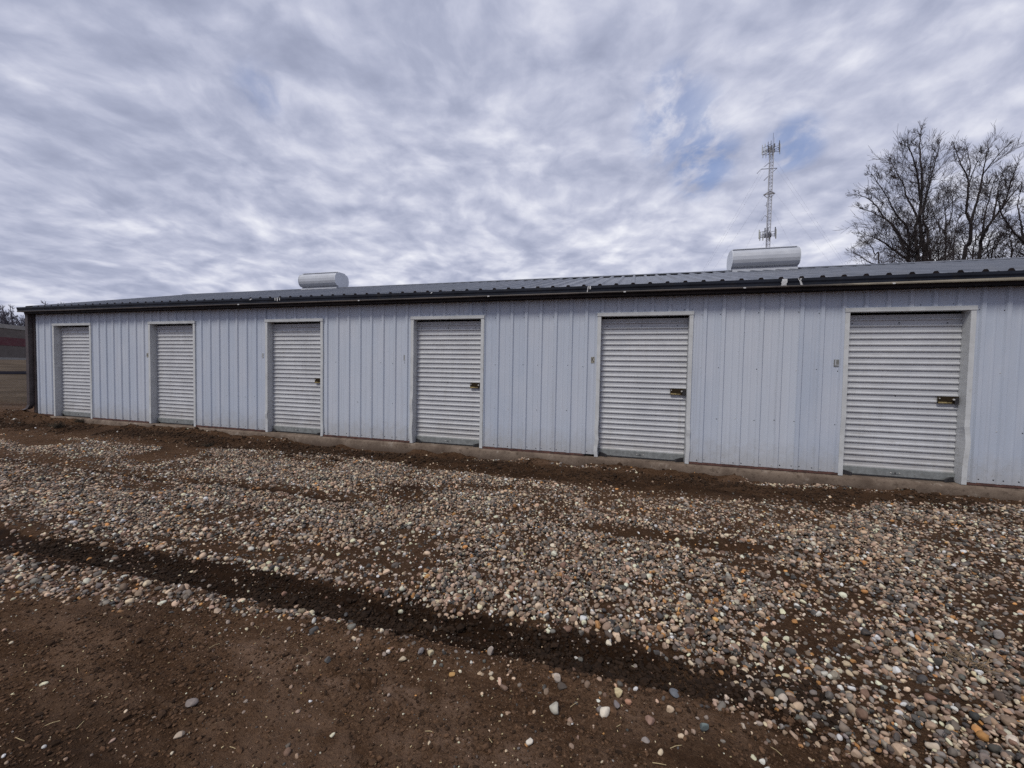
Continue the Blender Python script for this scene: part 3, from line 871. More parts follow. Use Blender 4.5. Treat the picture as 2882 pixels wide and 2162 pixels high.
for (sx, sy, size, colr, lab, fl) in LOOSE:
    p = onground(sx, sy)
    sh = stone_shape(bv3, lr)
    yawr = lr.uniform(0, 6.28)
    q = sh * np.array([size * .5, size * .5 * lr.uniform(.66, .85), size * .5 * fl])
    c, s = math.cos(yawr), math.sin(yawr)
    q = np.stack([q[:, 0] * c - q[:, 1] * s, q[:, 0] * s + q[:, 1] * c, q[:, 2]], -1)
    q[:, 2] += size * .5 * fl * .72
    me_o = big_mesh('loose_stone', q, bf3, STONE, True, np.repeat([[*colr, 1]], len(q), 0))
    me_o.location = p
    tag(me_o, lab, 'stone', 'loose stones on the bare dirt')

# ------------------------------------------------------------------ storage building
B = empty('storage_building', (0, 0, -0.24), 'long pale blue grey metal storage building with six roll up doors', 'building')
BZ = 0.24      # parts are modelled in world height, so shift by the root's own height
def part(mb, name, mats, parent=None, smooth=False, loc=None):
    o = mb.build(name, mats, parent or B, smooth)
    o.location = (0, 0, BZ) if loc is None else loc
    return o
RIB = 0.2286
XL, XR = -0.64, 20.80
WT = 2.33
DW, DH = 1.29, 2.0745
NDOOR = 7
doors_x = [3.048 * k for k in range(NDOOR)]

def rib_profile(x0, x1, phase, hb, ht, h, minor=0.0025):
    pts = [(x0, 0.0)]
    n0 = int(math.floor(x0 / RIB)) - 1
    for n in range(n0, n0 + int((x1 - x0) / RIB) + 4):
        c = (n + phase) * RIB
        for dx, yv in ((-hb, 0), (-ht, h), (ht, h), (hb, 0), (RIB * .5 - .016, 0), (RIB * .5 - .006, minor), (RIB * .5 + .006, minor), (RIB * .5 + .016, 0)):
            if x0 + 1e-4 < c + dx < x1 - 1e-4: pts.append((c + dx, yv))
    pts.append((x1, 0.0))
    pts.sort()
    return pts

wl = MB()
def wall_strip(x0, x1, z0, z1):
    pr = rib_profile(x0, x1, 0.63, 0.034, 0.019, 0.021, 0.0035)
    n = len(pr)
    vs = [(x, -y, z0) for x, y in pr] + [(x, -y, z1) for x, y in pr]
    wl.add(vs, [(i, i + 1, n + i + 1, n + i) for i in range(n - 1)])
edges = [XL]
for dx in doors_x: edges += [dx + 0.012, dx + DW - 0.012]
edges.append(XR)
for i in range(0, len(edges), 2):
    wall_strip(edges[i], edges[i + 1], 0.0, WT)
for dx in doors_x:
    wall_strip(dx + 0.012, dx + DW - 0.012, DH - 0.02, WT)
# self drilling screws beside the ribs (dark heads standing 4 mm proud)
rs = random.Random(3)
n0 = int(XL / RIB)
for n in range(n0, int(17.6 / RIB) + 1):
    cx = (n + 0.63) * RIB
    for zrow, pr_, rad in ((0.035, .9, .0068), (0.62, .75, .0056), (1.30, .75, .0056), (2.03, .75, .0056)):
        for off in ((-0.045, 0.045) if zrow < .1 else (-0.040,)):
            x = cx + off
            inside = any(dx - 0.01 < x < dx + DW + 0.01 for dx in doors_x)
            if inside or x < XL + .03 or rs.random() > pr_: continue
            wl.disc((x + rs.uniform(-.004, .004), 0.001, zrow + rs.uniform(-.012, .012)), (0, -1, 0), rad * rs.uniform(.8, 1.15), 6, 1 if rs.random() < .62 else 2, 0.005)
for dx in doors_x:
    x = dx + 0.03
    while x < dx + DW:
        if rs.random() < .85: wl.disc((x, 0.001, DH + 0.03 + rs.uniform(-.004, .004)), (0, -1, 0), .0052, 6, 1 if rs.random() < .7 else 2, .005)
        x += rs.uniform(.07, .14)
part(wl, 'wall', [WALL, DARK, ZINC])

bw = MB(); bw.box(XL, XR, 7.08, 7.16, -0.05, 2.40); part(bw, 'back_wall', BACKW)
for xe, rev in ((XL, 0), (XR, 1)):
    bw = MB(); q = (0, 4, 3, 2, 1)
    bw.add([(xe, 0.02, -.05), (xe, 7.08, -.05), (xe, 7.08, 2.4), (xe, 3.54, 3.30), (xe, 0.02, 2.4)], [q[::-1] if rev else q])
    part(bw, 'end_wall', BACKW)

# foundation: rounded, slightly wavy front edge
fd = MB()
fx = np.arange(-0.72, 20.95, 0.05)
prof = [(0.30, -0.034), (0.02, -0.034), (-0.030, -0.036), (-0.050, -0.046), (-0.060, -0.066), (-0.062, -0.12), (-0.066, -0.20), (-0.07, -0.6)]
vs = []
for x in fx:
    wob = 0.012 * (mnoise.noise(Vector((x * 1.3, 0, 0)))) + 0.006 * mnoise.noise(Vector((x * 6, 3, 0)))
    crack = 0.010 if any(abs(x - c) < .026 for c in (15.62, 8.1, 10.95, 16.45)) else 0
    for i, (y, z) in enumerate(prof):
        s = 0 if i < 2 else 1
        vs.append((x, y + s * (wob + crack), z - (crack if i in (2, 3) else 0) + s * 0.004 * mnoise.noise(Vector((x * 4, i, 1)))))
n = len(prof)
fd.add(vs, [(k * n + i, k * n + i + 1, (k + 1) * n + i + 1, (k + 1) * n + i) for k in range(len(fx) - 1) for i in range(n - 1)])
fd.box(XL + .02, XR - .02, 0.31, 7.2, -0.6, -0.036)
part(fd, 'foundation', CONC, smooth=True)

# red brown sill boards under each wall bay
for i in range(0, len(edges), 2):
    sb = MB()
    a, b = edges[i] + (.0 if i else .02), edges[i + 1] - 0.004
    m_ = int(max(2, (b - a) / .15)); 
    drop = [0.004 * mnoise.noise(Vector((a + (b - a) * j / m_ * 1.7, i, 5))) for j in range(m_ + 1)]
    if abs(edges[i] - (3.048 * 3 + DW - .012)) < .1:   # the warped board in the bay left of the fifth door
        drop = [d - 0.010 * math.exp(-((j / m_ - .35) / .3) ** 2) for j, d in enumerate(drop)]
        b -= 0.16
    vs = []
    for j in range(m_ + 1):
        x = a + (b - a) * j / m_; d = drop[j]
        vs += [(x, -.016, -.0035 + d * .3), (x, -.016, -.029 + d), (x, .03, -.029 + d), (x, .03, -.0035)]
    fs = [(4 * j + q, 4 * j + (q + 1) % 4, 4 * (j + 1) + (q + 1) % 4, 4 * (j + 1) + q) for j in range(m_) for q in range(4)]
    fs += [(0, 3, 2, 1), tuple(4 * m_ + q for q in range(4))]
    sb.add(vs, fs)
    part(sb, 'sill_board', WOOD)

# door frames, each with its own knocks
DENT = {(2, 1): [(0.10, .10, .012, -.006), (1.45, .2, .003, .002)], (3, 0): [(0.62, .12, -.010, -.010), (0.20, .14, -.012, -.008)],
        (4, 1): [(0.42, .07, .006, -.012), (0.2, .12, .010, -.004)], (4, 0): [(0.38, .10, -.006, -.006), (0.22, .05, .008, -.008), (0.08, .07, -.012, -.004)],
        (5, 1): [(0.66, .06, -.010, -.008), (0.45, .16, .012, -.010)], (5, 0): [(0.75, .14, .006, -.006), (1.1, .2, .004, -.003)], (1, 0): [(0.15, .12, .010, -.010)], (2, 0): [(0.30, .05, -.006, -.012)]}
for k, dx in enumerate(doors_x):
    for side in (0, 1):
        f = MB()
        x0 = dx if side == 0 else dx + DW - 0.05
        x1 = x0 + 0.05
        vs = []; nz = 48
        for j in range(nz + 1):
            z = -0.030 + (DH - 0.045 + 0.030) * j / nz
            ox = oy = 0.0
            for (zc, wd, ax, ay) in DENT.get((k, side), []):
                g = math.exp(-((z - zc) / wd) ** 2); ox += ax * g; oy += ay * g
            ox += 0.0015 * mnoise.noise(Vector((k * 7 + side * 3, z * 3, 0)))
            vs += [(x0 + ox, -.025 + oy, z), (x1 + ox, -.025 + oy, z), (x1, .128, z), (x0, .128, z)]
        fs = [(4 * j + q, 4 * j + (q + 1) % 4, 4 * (j + 1) + (q + 1) % 4, 4 * (j + 1) + q) for j in range(nz) for q in range(4)]
        fs += [(0, 3, 2, 1), tuple(4 * nz + q for q in range(4))]
        f.add(vs, fs)
        part(f, 'door_jamb', TRIM)
    f = MB()
    f.cbox(dx - 0.006, dx + DW + 0.006, -.032, .06, DH - 0.048, DH + 0.004, .003)
    part(f, 'door_header', TRIM)

# roll up door, one built and the rest copied
def curtain():
    mb = MB()
    x0, x1 = 0.052, DW - 0.052
    pitch = 0.0775
    prof = []
    z = 2.002
    while z > 0.10:
        prof += [(0.112, z), (0.1115, z - .040), (0.107, z - .042), (0.101, z - .046), (0.0968, z - .052), (0.0955, z - .059), (0.0965, z - .0655), (0.0992, z - .070), (0.103, z - .0725), (0.112, z - .0735)]
        z -= pitch
    prof.append((0.112, 0.06))
    n = len(prof)
    vs = [(x0, y, q) for y, q in prof] + [((x0 + x1) / 2, y - .002, q) for y, q in prof] + [(x1, y, q) for y, q in prof]
    mb.add(vs, [(c * n + i + 1, (c + 1) * n + i + 1, (c + 1) * n + i, c * n + i) for c in range(2) for i in range(n - 1)])
    for (px_, pz) in ((.62, 1.905), (.62, 1.885), (.13, 1.895), (1.10, 1.895), (.62, .992), (.12, .995)):
        mb.disc((px_, .1105, pz), (0, -1, 0), .0065, 7, 1, .006)
    mb.box(.617, .623, .1095, .1105, 1.860, 1.880, 1)
    return mb
def bottom_bar():
    mb = MB()
    mb.cbox(.053, DW - .053, .080, .118, -0.026, 0.078, .004)
    mb.box(.053, DW - .053, .076, .079, -0.030, -0.012, 1)
    for q in (-.045, 0, .045):
        mb.disc((DW / 2 + q, .081, .03), (0, -1, 0), .008, 6, 2 if q else 1, .006)
    mb.box(DW / 2 - .035, DW / 2 + .035, .0775, .0795, .012, .016, 1)
    return mb
def clip(x, s):
    mb = MB()
    mb.add([(x, .078, -.030), (x + s * .10, .030, -.030), (x + s * .115, .036, -.030), (x + s * .02, .090, -.030),
            (x, .078, .030), (x + s * .09, .034, .012), (x + s * .115, .036, .008), (x + s * .02, .090, .034)],
           [(0, 1, 5, 4), (1, 2, 6, 5), (2, 3, 7, 6), (3, 0, 4, 7), (4, 5, 6, 7), (3, 2, 1, 0)])
    return mb
LATZ = 0.962
def latch_parts(door):
    pl = MB(); x1 = DW - .056; x0 = x1 - .205
    pl.cbox(x0, x1, .076, .088, LATZ - .044, LATZ + .044, .002)
    lt = pl.build('latch', BRONZE, door)
    sl = MB()
    sl.cbox(x0 + .004, x0 + .085, .066, .0755, LATZ - .040, LATZ - .024, .002)
    sl.cbox(x0 + .085, x0 + .135, .068, .0755, LATZ - .038, LATZ - .030, .001)
    sl.build('slide_bolt', BRASS, lt)
    kn = MB(); kn.tube([(x0 + .150, .0755, LATZ + .006), (x0 + .150, .060, LATZ + .006), (x0 + .150, .054, LATZ + .006)], [.011, .012, .007], 10)
    kn.build('knob', ZINC, lt)
    kn = MB(); kn.tube([(x0 + .016, .0755, LATZ + .018), (x0 + .016, .070, LATZ + .018)], .007, 8)
    kn.build('bolt_head', ZINC, lt)
    hs = MB(); hs.cbox(x1 - .045, x1 - .006, .060, .0755, LATZ - .050, LATZ + .030, .003)
    hs.build('hasp', DARK, lt)
    return lt
cur = curtain(); bar = bottom_bar(); ca = clip(.060, 1); cbm = clip(DW - .060, -1)
door0 = cur.build('door', [CURT, DARK], B)
door0.location = (doors_x[0], 0, BZ)
bar.build('bottom_bar', [BAR, DARK, ZINC], door0)
ca.build('stop_clip', DARK, door0); cbm.build('stop_clip', DARK, door0)
prototype_latch = None
for k in range(NDOOR):
    if k == 0:
        dr = door0
    else:
        dr = door0.copy(); COL.objects.link(dr); dr.parent = B
        dr.location = (doors_x[k], 0, BZ)
        for ch in [c for c in door0.children if not c.name.startswith('latch')]:
            c2 = ch.copy(); COL.objects.link(c2); c2.parent = dr
    if k >= 2:
        latch_parts(dr)

# dried sealant at the top left corner of the sixth frame
se = MB()
r_ = random.Random(8)
x6 = doors_x[5]
pts = [(x6 - .012 + r_.uniform(-.01, .01), -.0335, DH + .012 - .012 * j) for j in range(5)]
for (sx, sz, sw, sh) in ((-.028, .005, .05, .035), (-.035, -.035, .026, .05), (-.02, -.08, .015, .06), (-.018, -.2, .011, .13), (-.019, -.36, .010, .15), (-.017, -.5, .008, .10)):
    x0 = x6 + sx; z0 = DH + sz
    ring = []
    for a in range(10):
        an = a / 10 * 6.283
        ring.append((x0 + sw * .5 + sw * .5 * math.cos(an) * r_.uniform(.8, 1.1), -.0025, z0 + sh * .5 * math.sin(an) * r_.uniform(.8, 1.1)))
    n = 10
    se.add(ring + [(x, -.011 if sz > -.1 else -.006, z) for x, y, z in ring], [(i, (i + 1) % n, n + (i + 1) % n, n + i) for i in range(n)] + [tuple(range(2 * n - 1, n - 1, -1))])
part(se, 'sealant', SEAL)

# ---- roof
EY, EZ, RY, RZ = -0.075, 2.457, 3.54, 3.352
OX0, OX1 = -0.76, 21.0
pr = rib_profile(OX0, OX1, 0.43, 0.036, 0.017, 0.031, 0.004)
rf = MB()
n = len(pr)
sl = (RZ - EZ) / (RY - EY); nl = math.hypot(1, sl)
def rp(x, h, yv, back=False):
    y = (2 * RY - yv) if back else yv
    return (x, y, EZ + (yv - EY) * sl + h / nl)
steps = [EY, EY + .6, EY + 1.2, EY + 1.8, EY + 2.4, EY + 3.0, RY]
for back in (False, True):
    vs = []
    for yv in steps:
        vs += [rp(x, h, yv, back) for x, h in pr]
    fs = []
    for s in range(len(steps) - 1):
        for i in range(n - 1):
            q = (s * n + i, s * n + i + 1, (s + 1) * n + i + 1, (s + 1) * n + i)
            fs.append(q[::-1] if back else q)
    rf.add(vs, fs)
# dark closure: front face below each rib and the cut edge
vs = [rp(x, h - .0005, EY) for x, h in pr] + [(x, EY, EZ - .018) for x, h in pr]
rf.add([(x, y - .0005, z) for x, y, z in vs], [(n + i, n + i + 1, i + 1, i) for i in range(n - 1)], 1)
rf.add([(x, y, EZ - .018) for x in (OX0, OX1) for y in (EY, 0.06)], [(0, 1, 3, 2)], 1)
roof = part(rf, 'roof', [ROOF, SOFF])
# screws down the roof ribs
rsw = MB()
for nn in range(0, int(17.5 / RIB)):
    c = (nn + .43 + .17) * RIB
    for yv in (EY + .15, EY + 1.1, EY + 2.1, EY + 3.1):
        if rs.random() < .7:
            x, y, z = rp(c, 0.0, yv); rsw.disc((x, y, z), (0, -sl, 1), .007, 6, 0, .006)
o = rsw.build('roof_screws', ZINC, roof); o['kind'] = 'stuff'
rc = MB()
zc = RZ + .041
cw = .165
seg = [(OX0 - .01 + i * 3.05, min(OX0 - .01 + (i + 1) * 3.05, OX1 + .01)) for i in range(8)]
for i, (a, b) in enumerate(seg):
    if b <= a: continue
    up_ = 0.0015 * (i % 2)
    prof = [(RY - cw, zc - cw * sl - .014 + up_), (RY - cw, zc - cw * sl + up_), (RY - .02, zc + up_), (RY + .02, zc + up_), (RY + cw, zc - cw * sl + up_), (RY + cw, zc - cw * sl - .014 + up_)]
    m_ = len(prof)
    rc.add([(a, y, z) for y, z in prof] + [(b, y, z) for y, z in prof], [(i_, m_ + i_, m_ + i_ + 1, i_ + 1) for i_ in range(m_ - 1)])
rc.build('ridge_cap', ROOF, roof)
for back in (False, True):
    for xx0, xx1 in ((OX0 - .02, OX0 - .003), (OX1 + .003, OX1 + .02)):
        rk = MB(); a = rp(xx0, .03, EY - .02, back); b = rp(xx0, .03, RY, back)
        vs = [(xx0, a[1], a[2] - .13), (xx0, a[1], a[2]), (xx0, b[1], b[2]), (xx0, b[1], b[2] - .13)]
        vs += [(xx1, y, z) for _, y, z in vs]
        rk.add(vs, [(0, 1, 2, 3), (7, 6, 5, 4), (1, 5, 6, 2), (0, 4, 5, 1), (3, 2, 6, 7), (0, 3, 7, 4)])
        rk.build('rake_trim', SOFF, roof)

# ---- gutter (front), with faded lip, hanger clips and patches where the paint has peeled
gt = MB()
GX0, GX1 = -0.86, 21.05
gprof = [(-.080, 2.432), (-.080, 2.338), (-.176, 2.336), (-.196, 2.350), (-.198, 2.382), (-.208, 2.405), (-.208, 2.438), (-.196, 2.438), (-.196, 2.425)]
m_ = len(gprof)
gs2 = [GX0, GX0 + .001] + list(np.arange(0.0, 21.0, 0.6)) + [GX1]
vs = []
for x in gs2:
    sag = 0.004 * mnoise.noise(Vector((x * .5, 0, 7))) - 0.010 * float(sstep(14.5, 18.0, np.array(x)))
    vs += [(x, y, z + sag) for y, z in gprof]
gt.add(vs, [(k * m_ + i, k * m_ + i + 1, (k + 1) * m_ + i + 1, (k + 1) * m_ + i) for k in range(len(gs2) - 1) for i in range(m_ - 1)])
gt.add([(GX0, y, z) for y, z in gprof[:7]], [tuple(range(7))])
gt.add([(GX1, y, z) for y, z in gprof[:7]], [tuple(range(7))[::-1]])
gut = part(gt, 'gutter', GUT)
gl = MB()
vs = []
lp = [(-.199, 2.352), (-.203, 2.343), (-.200, 2.332), (-.178, 2.330), (-.178, 2.3345)]
for x in gs2:
    sag = 0.004 * mnoise.noise(Vector((x * .5, 0, 7))) - 0.010 * float(sstep(14.5, 18.0, np.array(x)))
    wide = float(sstep(14.8, 17.5, np.array(x)))
    vs += [(x, y - .0015 - (.004 * wide if i == 0 else 0), z + sag + (.016 * wide if i == 0 else 0)) for i, (y, z) in enumerate(lp)]
m2 = len(lp)
gl.add(vs, [(k * m2 + i, k * m2 + i + 1, (k + 1) * m2 + i + 1, (k + 1) * m2 + i) for k in range(len(gs2) - 1) for i in range(m2 - 1)])
gl.build('gutter_lip', LIP, gut)
for (xa, zc_, wa) in ((5.65, 2.338, .04), (8.25, 2.338, .03), (10.55, 2.338, .03), (12.55, 2.338, .03), (14.04, 2.338, .03), (15.62, 2.334, .03)):
    hb = MB(); hb.cbox(xa, xa + wa, -.2085, -.2055, zc_ - .008, zc_ + .008, .001)
    hb.build('hanger_tip', ZINC, gut)
r_ = random.Random(12)
def flake(x, z0, z1, w0, slant):
    n_ = 5; L, Rr = [], []
    for j in range(n_):
        q = j / (n_ - 1); z = z0 + (z1 - z0) * q
        L.append((x + slant * q - w0 * r_.uniform(.3, .6), z)); Rr.append((x + slant * q + w0 * r_.uniform(.3, .6), z))
    loop = L + Rr[::-1]
    m_ = len(loop)
    yf = lambda z: -.2115 if z > 2.395 else (-.2115 + (2.395 - z) * .22)
    pp = MB(); pp.add([(a, yf(b), b) for a, b in loop] + [(a, yf(b) + .004, b) for a, b in loop], [tuple(range(m_))[::-1]] + [((i + 1) % m_, i, m_ + i, m_ + (i + 1) % m_) for i in range(m_)])
    pk = pp.build('bare_patch', PEEL, gut); pk['label'] = 'bright bare metal where the gutter paint has peeled'
for (x, z0, z1, w0, sl_) in ((5.95, 2.412, 2.432, .045, .03), (6.52, 2.385, 2.434, .018, 0), (6.57, 2.375, 2.434, .022, 0), (6.62, 2.385, 2.434, .016, .004), (9.60, 2.41, 2.43, .020, .02),
                              (12.05, 2.352, 2.432, .016, .015), (12.09, 2.39, 2.432, .022, 0), (14.49, 2.352, 2.432, .075, .01), (14.69, 2.352, 2.432, .022, -.035), (14.67, 2.41, 2.432, .03, 0)):
    flake(x, z0, z1, w0, sl_)
sf = MB()
sf.box(XL - .02, XR + .02, -.176, -.004, 2.292, 2.3275)
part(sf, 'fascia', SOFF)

# downspout at the left corner
ds = MB()
def spout(pts_, hx, hy):
    vs = []
    for (x, y, z) in pts_:
        vs += [(x - hx, y - hy, z), (x + hx, y - hy, z), (x + hx, y + hy, z), (x - hx, y + hy, z)]
    m_ = len(pts_)
    fs = [(4 * j + q, 4 * j + (q + 1) % 4, 4 * (j + 1) + (q + 1) % 4, 4 * (j + 1) + q) for j in range(m_ - 1) for q in range(4)]
    fs += [(0, 1, 2, 3), tuple(4 * (m_ - 1) + q for q in (3, 2, 1, 0))]
    ds.add(vs, fs)
spout([(-.715, -.095, 2.345), (-.715, -.075, 2.26), (-.72, -.070, 1.2), (-.73, -.070, 0.20), (-.77, -.085, 0.12), (-.86, -.11, 0.085)][::-1], .048, .042)
part(ds, 'downspout', BROWN)
ct = MB()
ct.box(XL - .06, XL + .012, -.028, .12, -.02, 2.33)
part(ct, 'corner_trim', BROWN)

# ridge ventilators
def ridge_vent(x0, x1):
    rz = RZ
    vm = MB()
    half = [(.13, -.04), (.13, .058)]
    for j in range(15):
        a = -math.pi / 2 * .92 + j / 14 * math.pi * .90
        half.append((.135 + (.145 - .0022 * (j % 2)) * math.cos(a) ** .8 if math.cos(a) > 0 else .135, .228 + .172 * math.sin(a)))
    half += [(.150, .395), (.150, .400), (.130, .404), (.128, .425)]
    prof = [(RY - y, rz + z) for y, z in half] + [(RY + y, rz + z) for y, z in half[::-1]]
    m_ = len(prof)
    vm.add([(x0 + .012, y, z) for y, z in prof] + [(x1 - .012, y, z) for y, z in prof], [(i, m_ + i, m_ + (i + 1) % m_, (i + 1) % m_) for i in range(m_ - 1)])
    vm.box(x0 + .03, x1 - .03, RY - .1495, RY + .1495, rz + .4255, rz + .436)
    v = part(vm, 'ridge_vent', VENT)
    # end plates: a touch larger than the body
    for xe in ((x0, x0 + .011), (x1 - .011, x1)):
        e = MB()
        pe = [(RY + (y - RY) * 1.035, rz + .22 + (z - rz - .22) * 1.02) for y, z in prof]
        e.add([(xe[0], y, z) for y, z in pe] + [(xe[1], y, z) for y, z in pe], [(i, m_ + i, m_ + (i + 1) % m_, (i + 1) % m_) for i in range(m_)] + [tuple(range(m_)), tuple(range(2 * m_ - 1, m_ - 1, -1))])
        e.build('end_plate', VENTE, v)
    fl = MB()
    fl.extrude_x([(RY - .20, rz - .045), (RY - .20, rz + .010), (RY - .132, rz + .030), (RY + .132, rz + .030), (RY + .20, rz + .010), (RY + .20, rz - .045)], x0 + .02, x1 - .02)
    fl.build('flashing', VENT, v)
ridge_vent(3.745, 4.955)
ridge_vent(14.59, 15.80)

# ------------------------------------------------------------------ unit letters
def letter(ch, x, z, pm, lm, label, ww=.046, hh=.088, lscale=1.0):
    rt_ = empty('unit_letter', (x, -.0035, z), label, 'sign', 'letters beside the doors')
    pl = MB(); pl.cbox(-ww / 2, ww / 2, -.003, .002, -hh / 2, hh / 2, .001)
    pl.build('plaque', pm, rt_)
    cu = D.curves.new('character', 'FONT'); cu.body = ch; cu.size = hh * 1.12 * lscale; cu.extrude = .0006; cu.align_x = 'CENTER'; cu.align_y = 'CENTER'
    tmp = D.objects.new('tmp', cu); COL.objects.link(tmp)
    dg = bpy.context.evaluated_depsgraph_get()
    me = D.meshes.new_from_object(tmp.evaluated_get(dg))
    me.name = 'character'
    D.objects.remove(tmp); D.curves.remove(cu)
    me.materials.clear(); me.materials.append(lm)
    o = D.objects.new('character', me); COL.objects.link(o); o.parent = rt_
    o.rotation_euler = (math.pi / 2, 0, 0); o.location = (0, -.0042, 0)
    bx = [v.co.x for v in me.vertices]
    wnow = max(bx) - min(bx)
    if wnow > ww * .86: o.scale = (ww * .86 / wnow, 1, 1)
letter('G', -0.096, 1.405, PLATE_P, PLATE_D, 'faint grey plaque with letter G left of the far left door')
letter('H', 2.992, 1.388, PLATE_T, LETTER, 'greenish grey plaque with letter H left of the second door from the left', .052)
letter('I', 6.02, 1.408, PLATE_P, PLATE_D, 'pale faint plaque with letter I left of the third door', .044)
letter('J', 9.026, 1.398, PLATE_D, PLATE_P, 'dark grey plaque with letter J left of the fourth door', .046)
letter('K', 12.134, 1.394, PLATE_T, LETTER, 'plaque with bold black letter K left of the fifth door', .050, .092, 1.1)
letter('L', 15.176, 1.390, PLATE_D, PLATE_P, 'grey brown plaque with pale letter L left of the nearest right door', .058, .090)

# ------------------------------------------------------------------ radio mast
def mast():
    H = 54.4; bx_, by_ = 40.75, 100.0
    root = empty('radio_tower', (bx_, by_, 0.0), 'tall guyed lattice radio tower with antenna clusters behind the roof', 'tower')
    s = 0.47
    legs = [Vector((s * math.cos(a), s * math.sin(a), 0)) for a in (R(100), R(220), R(340))]
    lm = MB()
    for l in legs: lm.tube([l, l + Vector((0, 0, 51.4))], .09, 5)
    st = 0.75; z = 0.0; k = 0
    while z < 50.5:
        for i in range(3):
            a, b = legs[i], legs[(i + 1) % 3]
            lm.tube([a + Vector((0, 0, z)), b + Vector((0, 0, z + st))] if k % 2 else [b + Vector((0, 0, z)), a + Vector((0, 0, z + st))], .042, 3)
            lm.tube([a + Vector((0, 0, z)), b + Vector((0, 0, z))], .035, 3)
        z += st; k += 1
    lm.build('mast', STEEL, root)
    def bar(mb, p, q, r=.05): mb.tube([p, q], r, 4)
    def platform(zc, rad, hpan, name, full):
        pm = MB()
        for i in range(3):
            a = R(100 + 120 * i)
            c = Vector((math.cos(a), math.sin(a), 0)) ; tn = Vector((-math.sin(a), math.cos(a), 0))
            bar(pm, Vector((0, 0, zc)) + c * .3, Vector((0, 0, zc)) + c * rad)
            bar(pm, Vector((0, 0, zc + hpan * .5)) + c * .3, Vector((0, 0, zc + hpan * .5)) + c * rad)
            for zo in (0, hpan * .5):
                bar(pm, Vector((0, 0, zc + zo)) + c * rad - tn * 1.05, Vector((0, 0, zc + zo)) + c * rad + tn * 1.05, .045)
            bar(pm, Vector((0, 0, zc)) + c * .4 + tn * .3, Vector((0, 0, zc)) + c * rad + tn * 1.2, .05)
            bar(pm, Vector((0, 0, zc)) + c * .4 - tn * .3, Vector((0, 0, zc)) + c * rad - tn * 1.2, .05)
        f_ = pm.build(name, ANTD, root)
        for i in range(3):
            a = R(100 + 120 * i)
            c = Vector((math.cos(a), math.sin(a), 0)); tn = Vector((-math.sin(a), math.cos(a), 0))
            for q in (-1.0, -.35, .35, 1.0):
                if not full and q in (-.35,): continue
                pn = MB(); cc = Vector((0, 0, zc + hpan * .25)) + c * (rad + .12) + tn * q
                hw = .075 if full else .13
                pn.tube([cc - Vector((0, 0, hpan * .62)), cc + Vector((0, 0, hpan * .62))], hw, 4)
                pn.build('panel_antenna', ANTL if (i + int(q > 0)) % 2 else ANTD, f_)
    platform(50.4, 1.45, 1.7, 'upper_platform', True)
    platform(31.9, 1.35, 1.6, 'lower_platform', False)
    # radio heads behind the panels
    for i in range(6):
        a = i * 1.05 + .3
        for zb, hb_ in ((50.2 + .4 * (i % 3), 1.0), (31.6, 1.0)):
            rh = MB(); cx, cy = .62 * math.cos(a), .62 * math.sin(a)
            rh.box(cx - .13, cx + .13, cy - .13, cy + .13, zb, zb + hb_ * .8); rh.build('radio_unit', ANTD, root)
    for (ox, oy, z0, z1, r_) in ((.30, 0, 50.5, 54.4, .06), (.55, .2, 50.9, 53.4, .04), (-.55, .3, 50.6, 52.8, .05)):
        wm = MB(); wm.tube([(ox, oy, z0), (ox, oy, z1)], [r_ * .8, r_ * .5], 5); wm.build('whip_antenna', ANTD, root)
    for pts in ([(-.2, 0, 48.1), (-1.3, -.4, 47.0)], [(-.2, 0, 45.2), (-1.3, -.4, 44.0)],
                [(1.3, 0, 46.6), (-1.9, -.3, 46.6), (-2.8, -.6, 45.6)], [(1.3, 0, 46.6), (.3, 0, 45.7)], [(-.2, 0, 35.9), (-.75, -.2, 36.4), (-1.0, -.3, 36.1), (-1.5, -.4, 35.2)], [(-.2, 0, 38.9), (-.9, -.2, 38.5)], [(-.5, -.1, 39.3), (-.5, -.1, 38.2)]):
        sm = MB(); sm.tube(pts, .075 if pts[0][2] > 40 else .05, 4); sm.build('side_arm', ANTD, root)
    sm = MB()
    zc = 41.3
    tri = [Vector((1.25 * math.cos(R(a)), 1.25 * math.sin(R(a)), zc)) for a in (20, 140, 260)]
    for i in range(3):
        sm.tube([tri[i], tri[(i + 1) % 3]], .10, 4)
        sm.tube([tri[i], Vector((0, 0, zc - 1.0)) + (tri[i] - Vector((0, 0, zc))) * .28], .08, 4)
        sm.tube([tri[i], Vector((0, 0, zc)) + (tri[i] - Vector((0, 0, zc))) * .28], .08, 4)
    sm.build('star_mount', STEEL, root)
    for a in (15, 135, 255):
        dr_ = Vector((math.cos(R(a)), math.sin(R(a)), 0))
        far = dr_ * 36
        for (zt, rr) in ((49.2, .5), (46.6, 1.3), (41.3, 1.25), (38.2, .5), (31.0, .5)):
            gw = MB(); gw.tube([dr_ * rr + Vector((0, 0, zt)), far * (.62 if zt < 40 else 1)], .010, 3)
            gw.build('guy_wire', WIRE, root)
mast()

# ------------------------------------------------------------------ bare trees
def screen_dir(px_, py_):
    return fwd + ((px_ - 1441) / 1170.2654) * r2 - ((py_ - 1081) / 1170.2654) * u2
def at_depth(px_, py_, Yd):
    d = screen_dir(px_, py_)
    return CAM + d * ((Yd - CAM.y) / d.y)

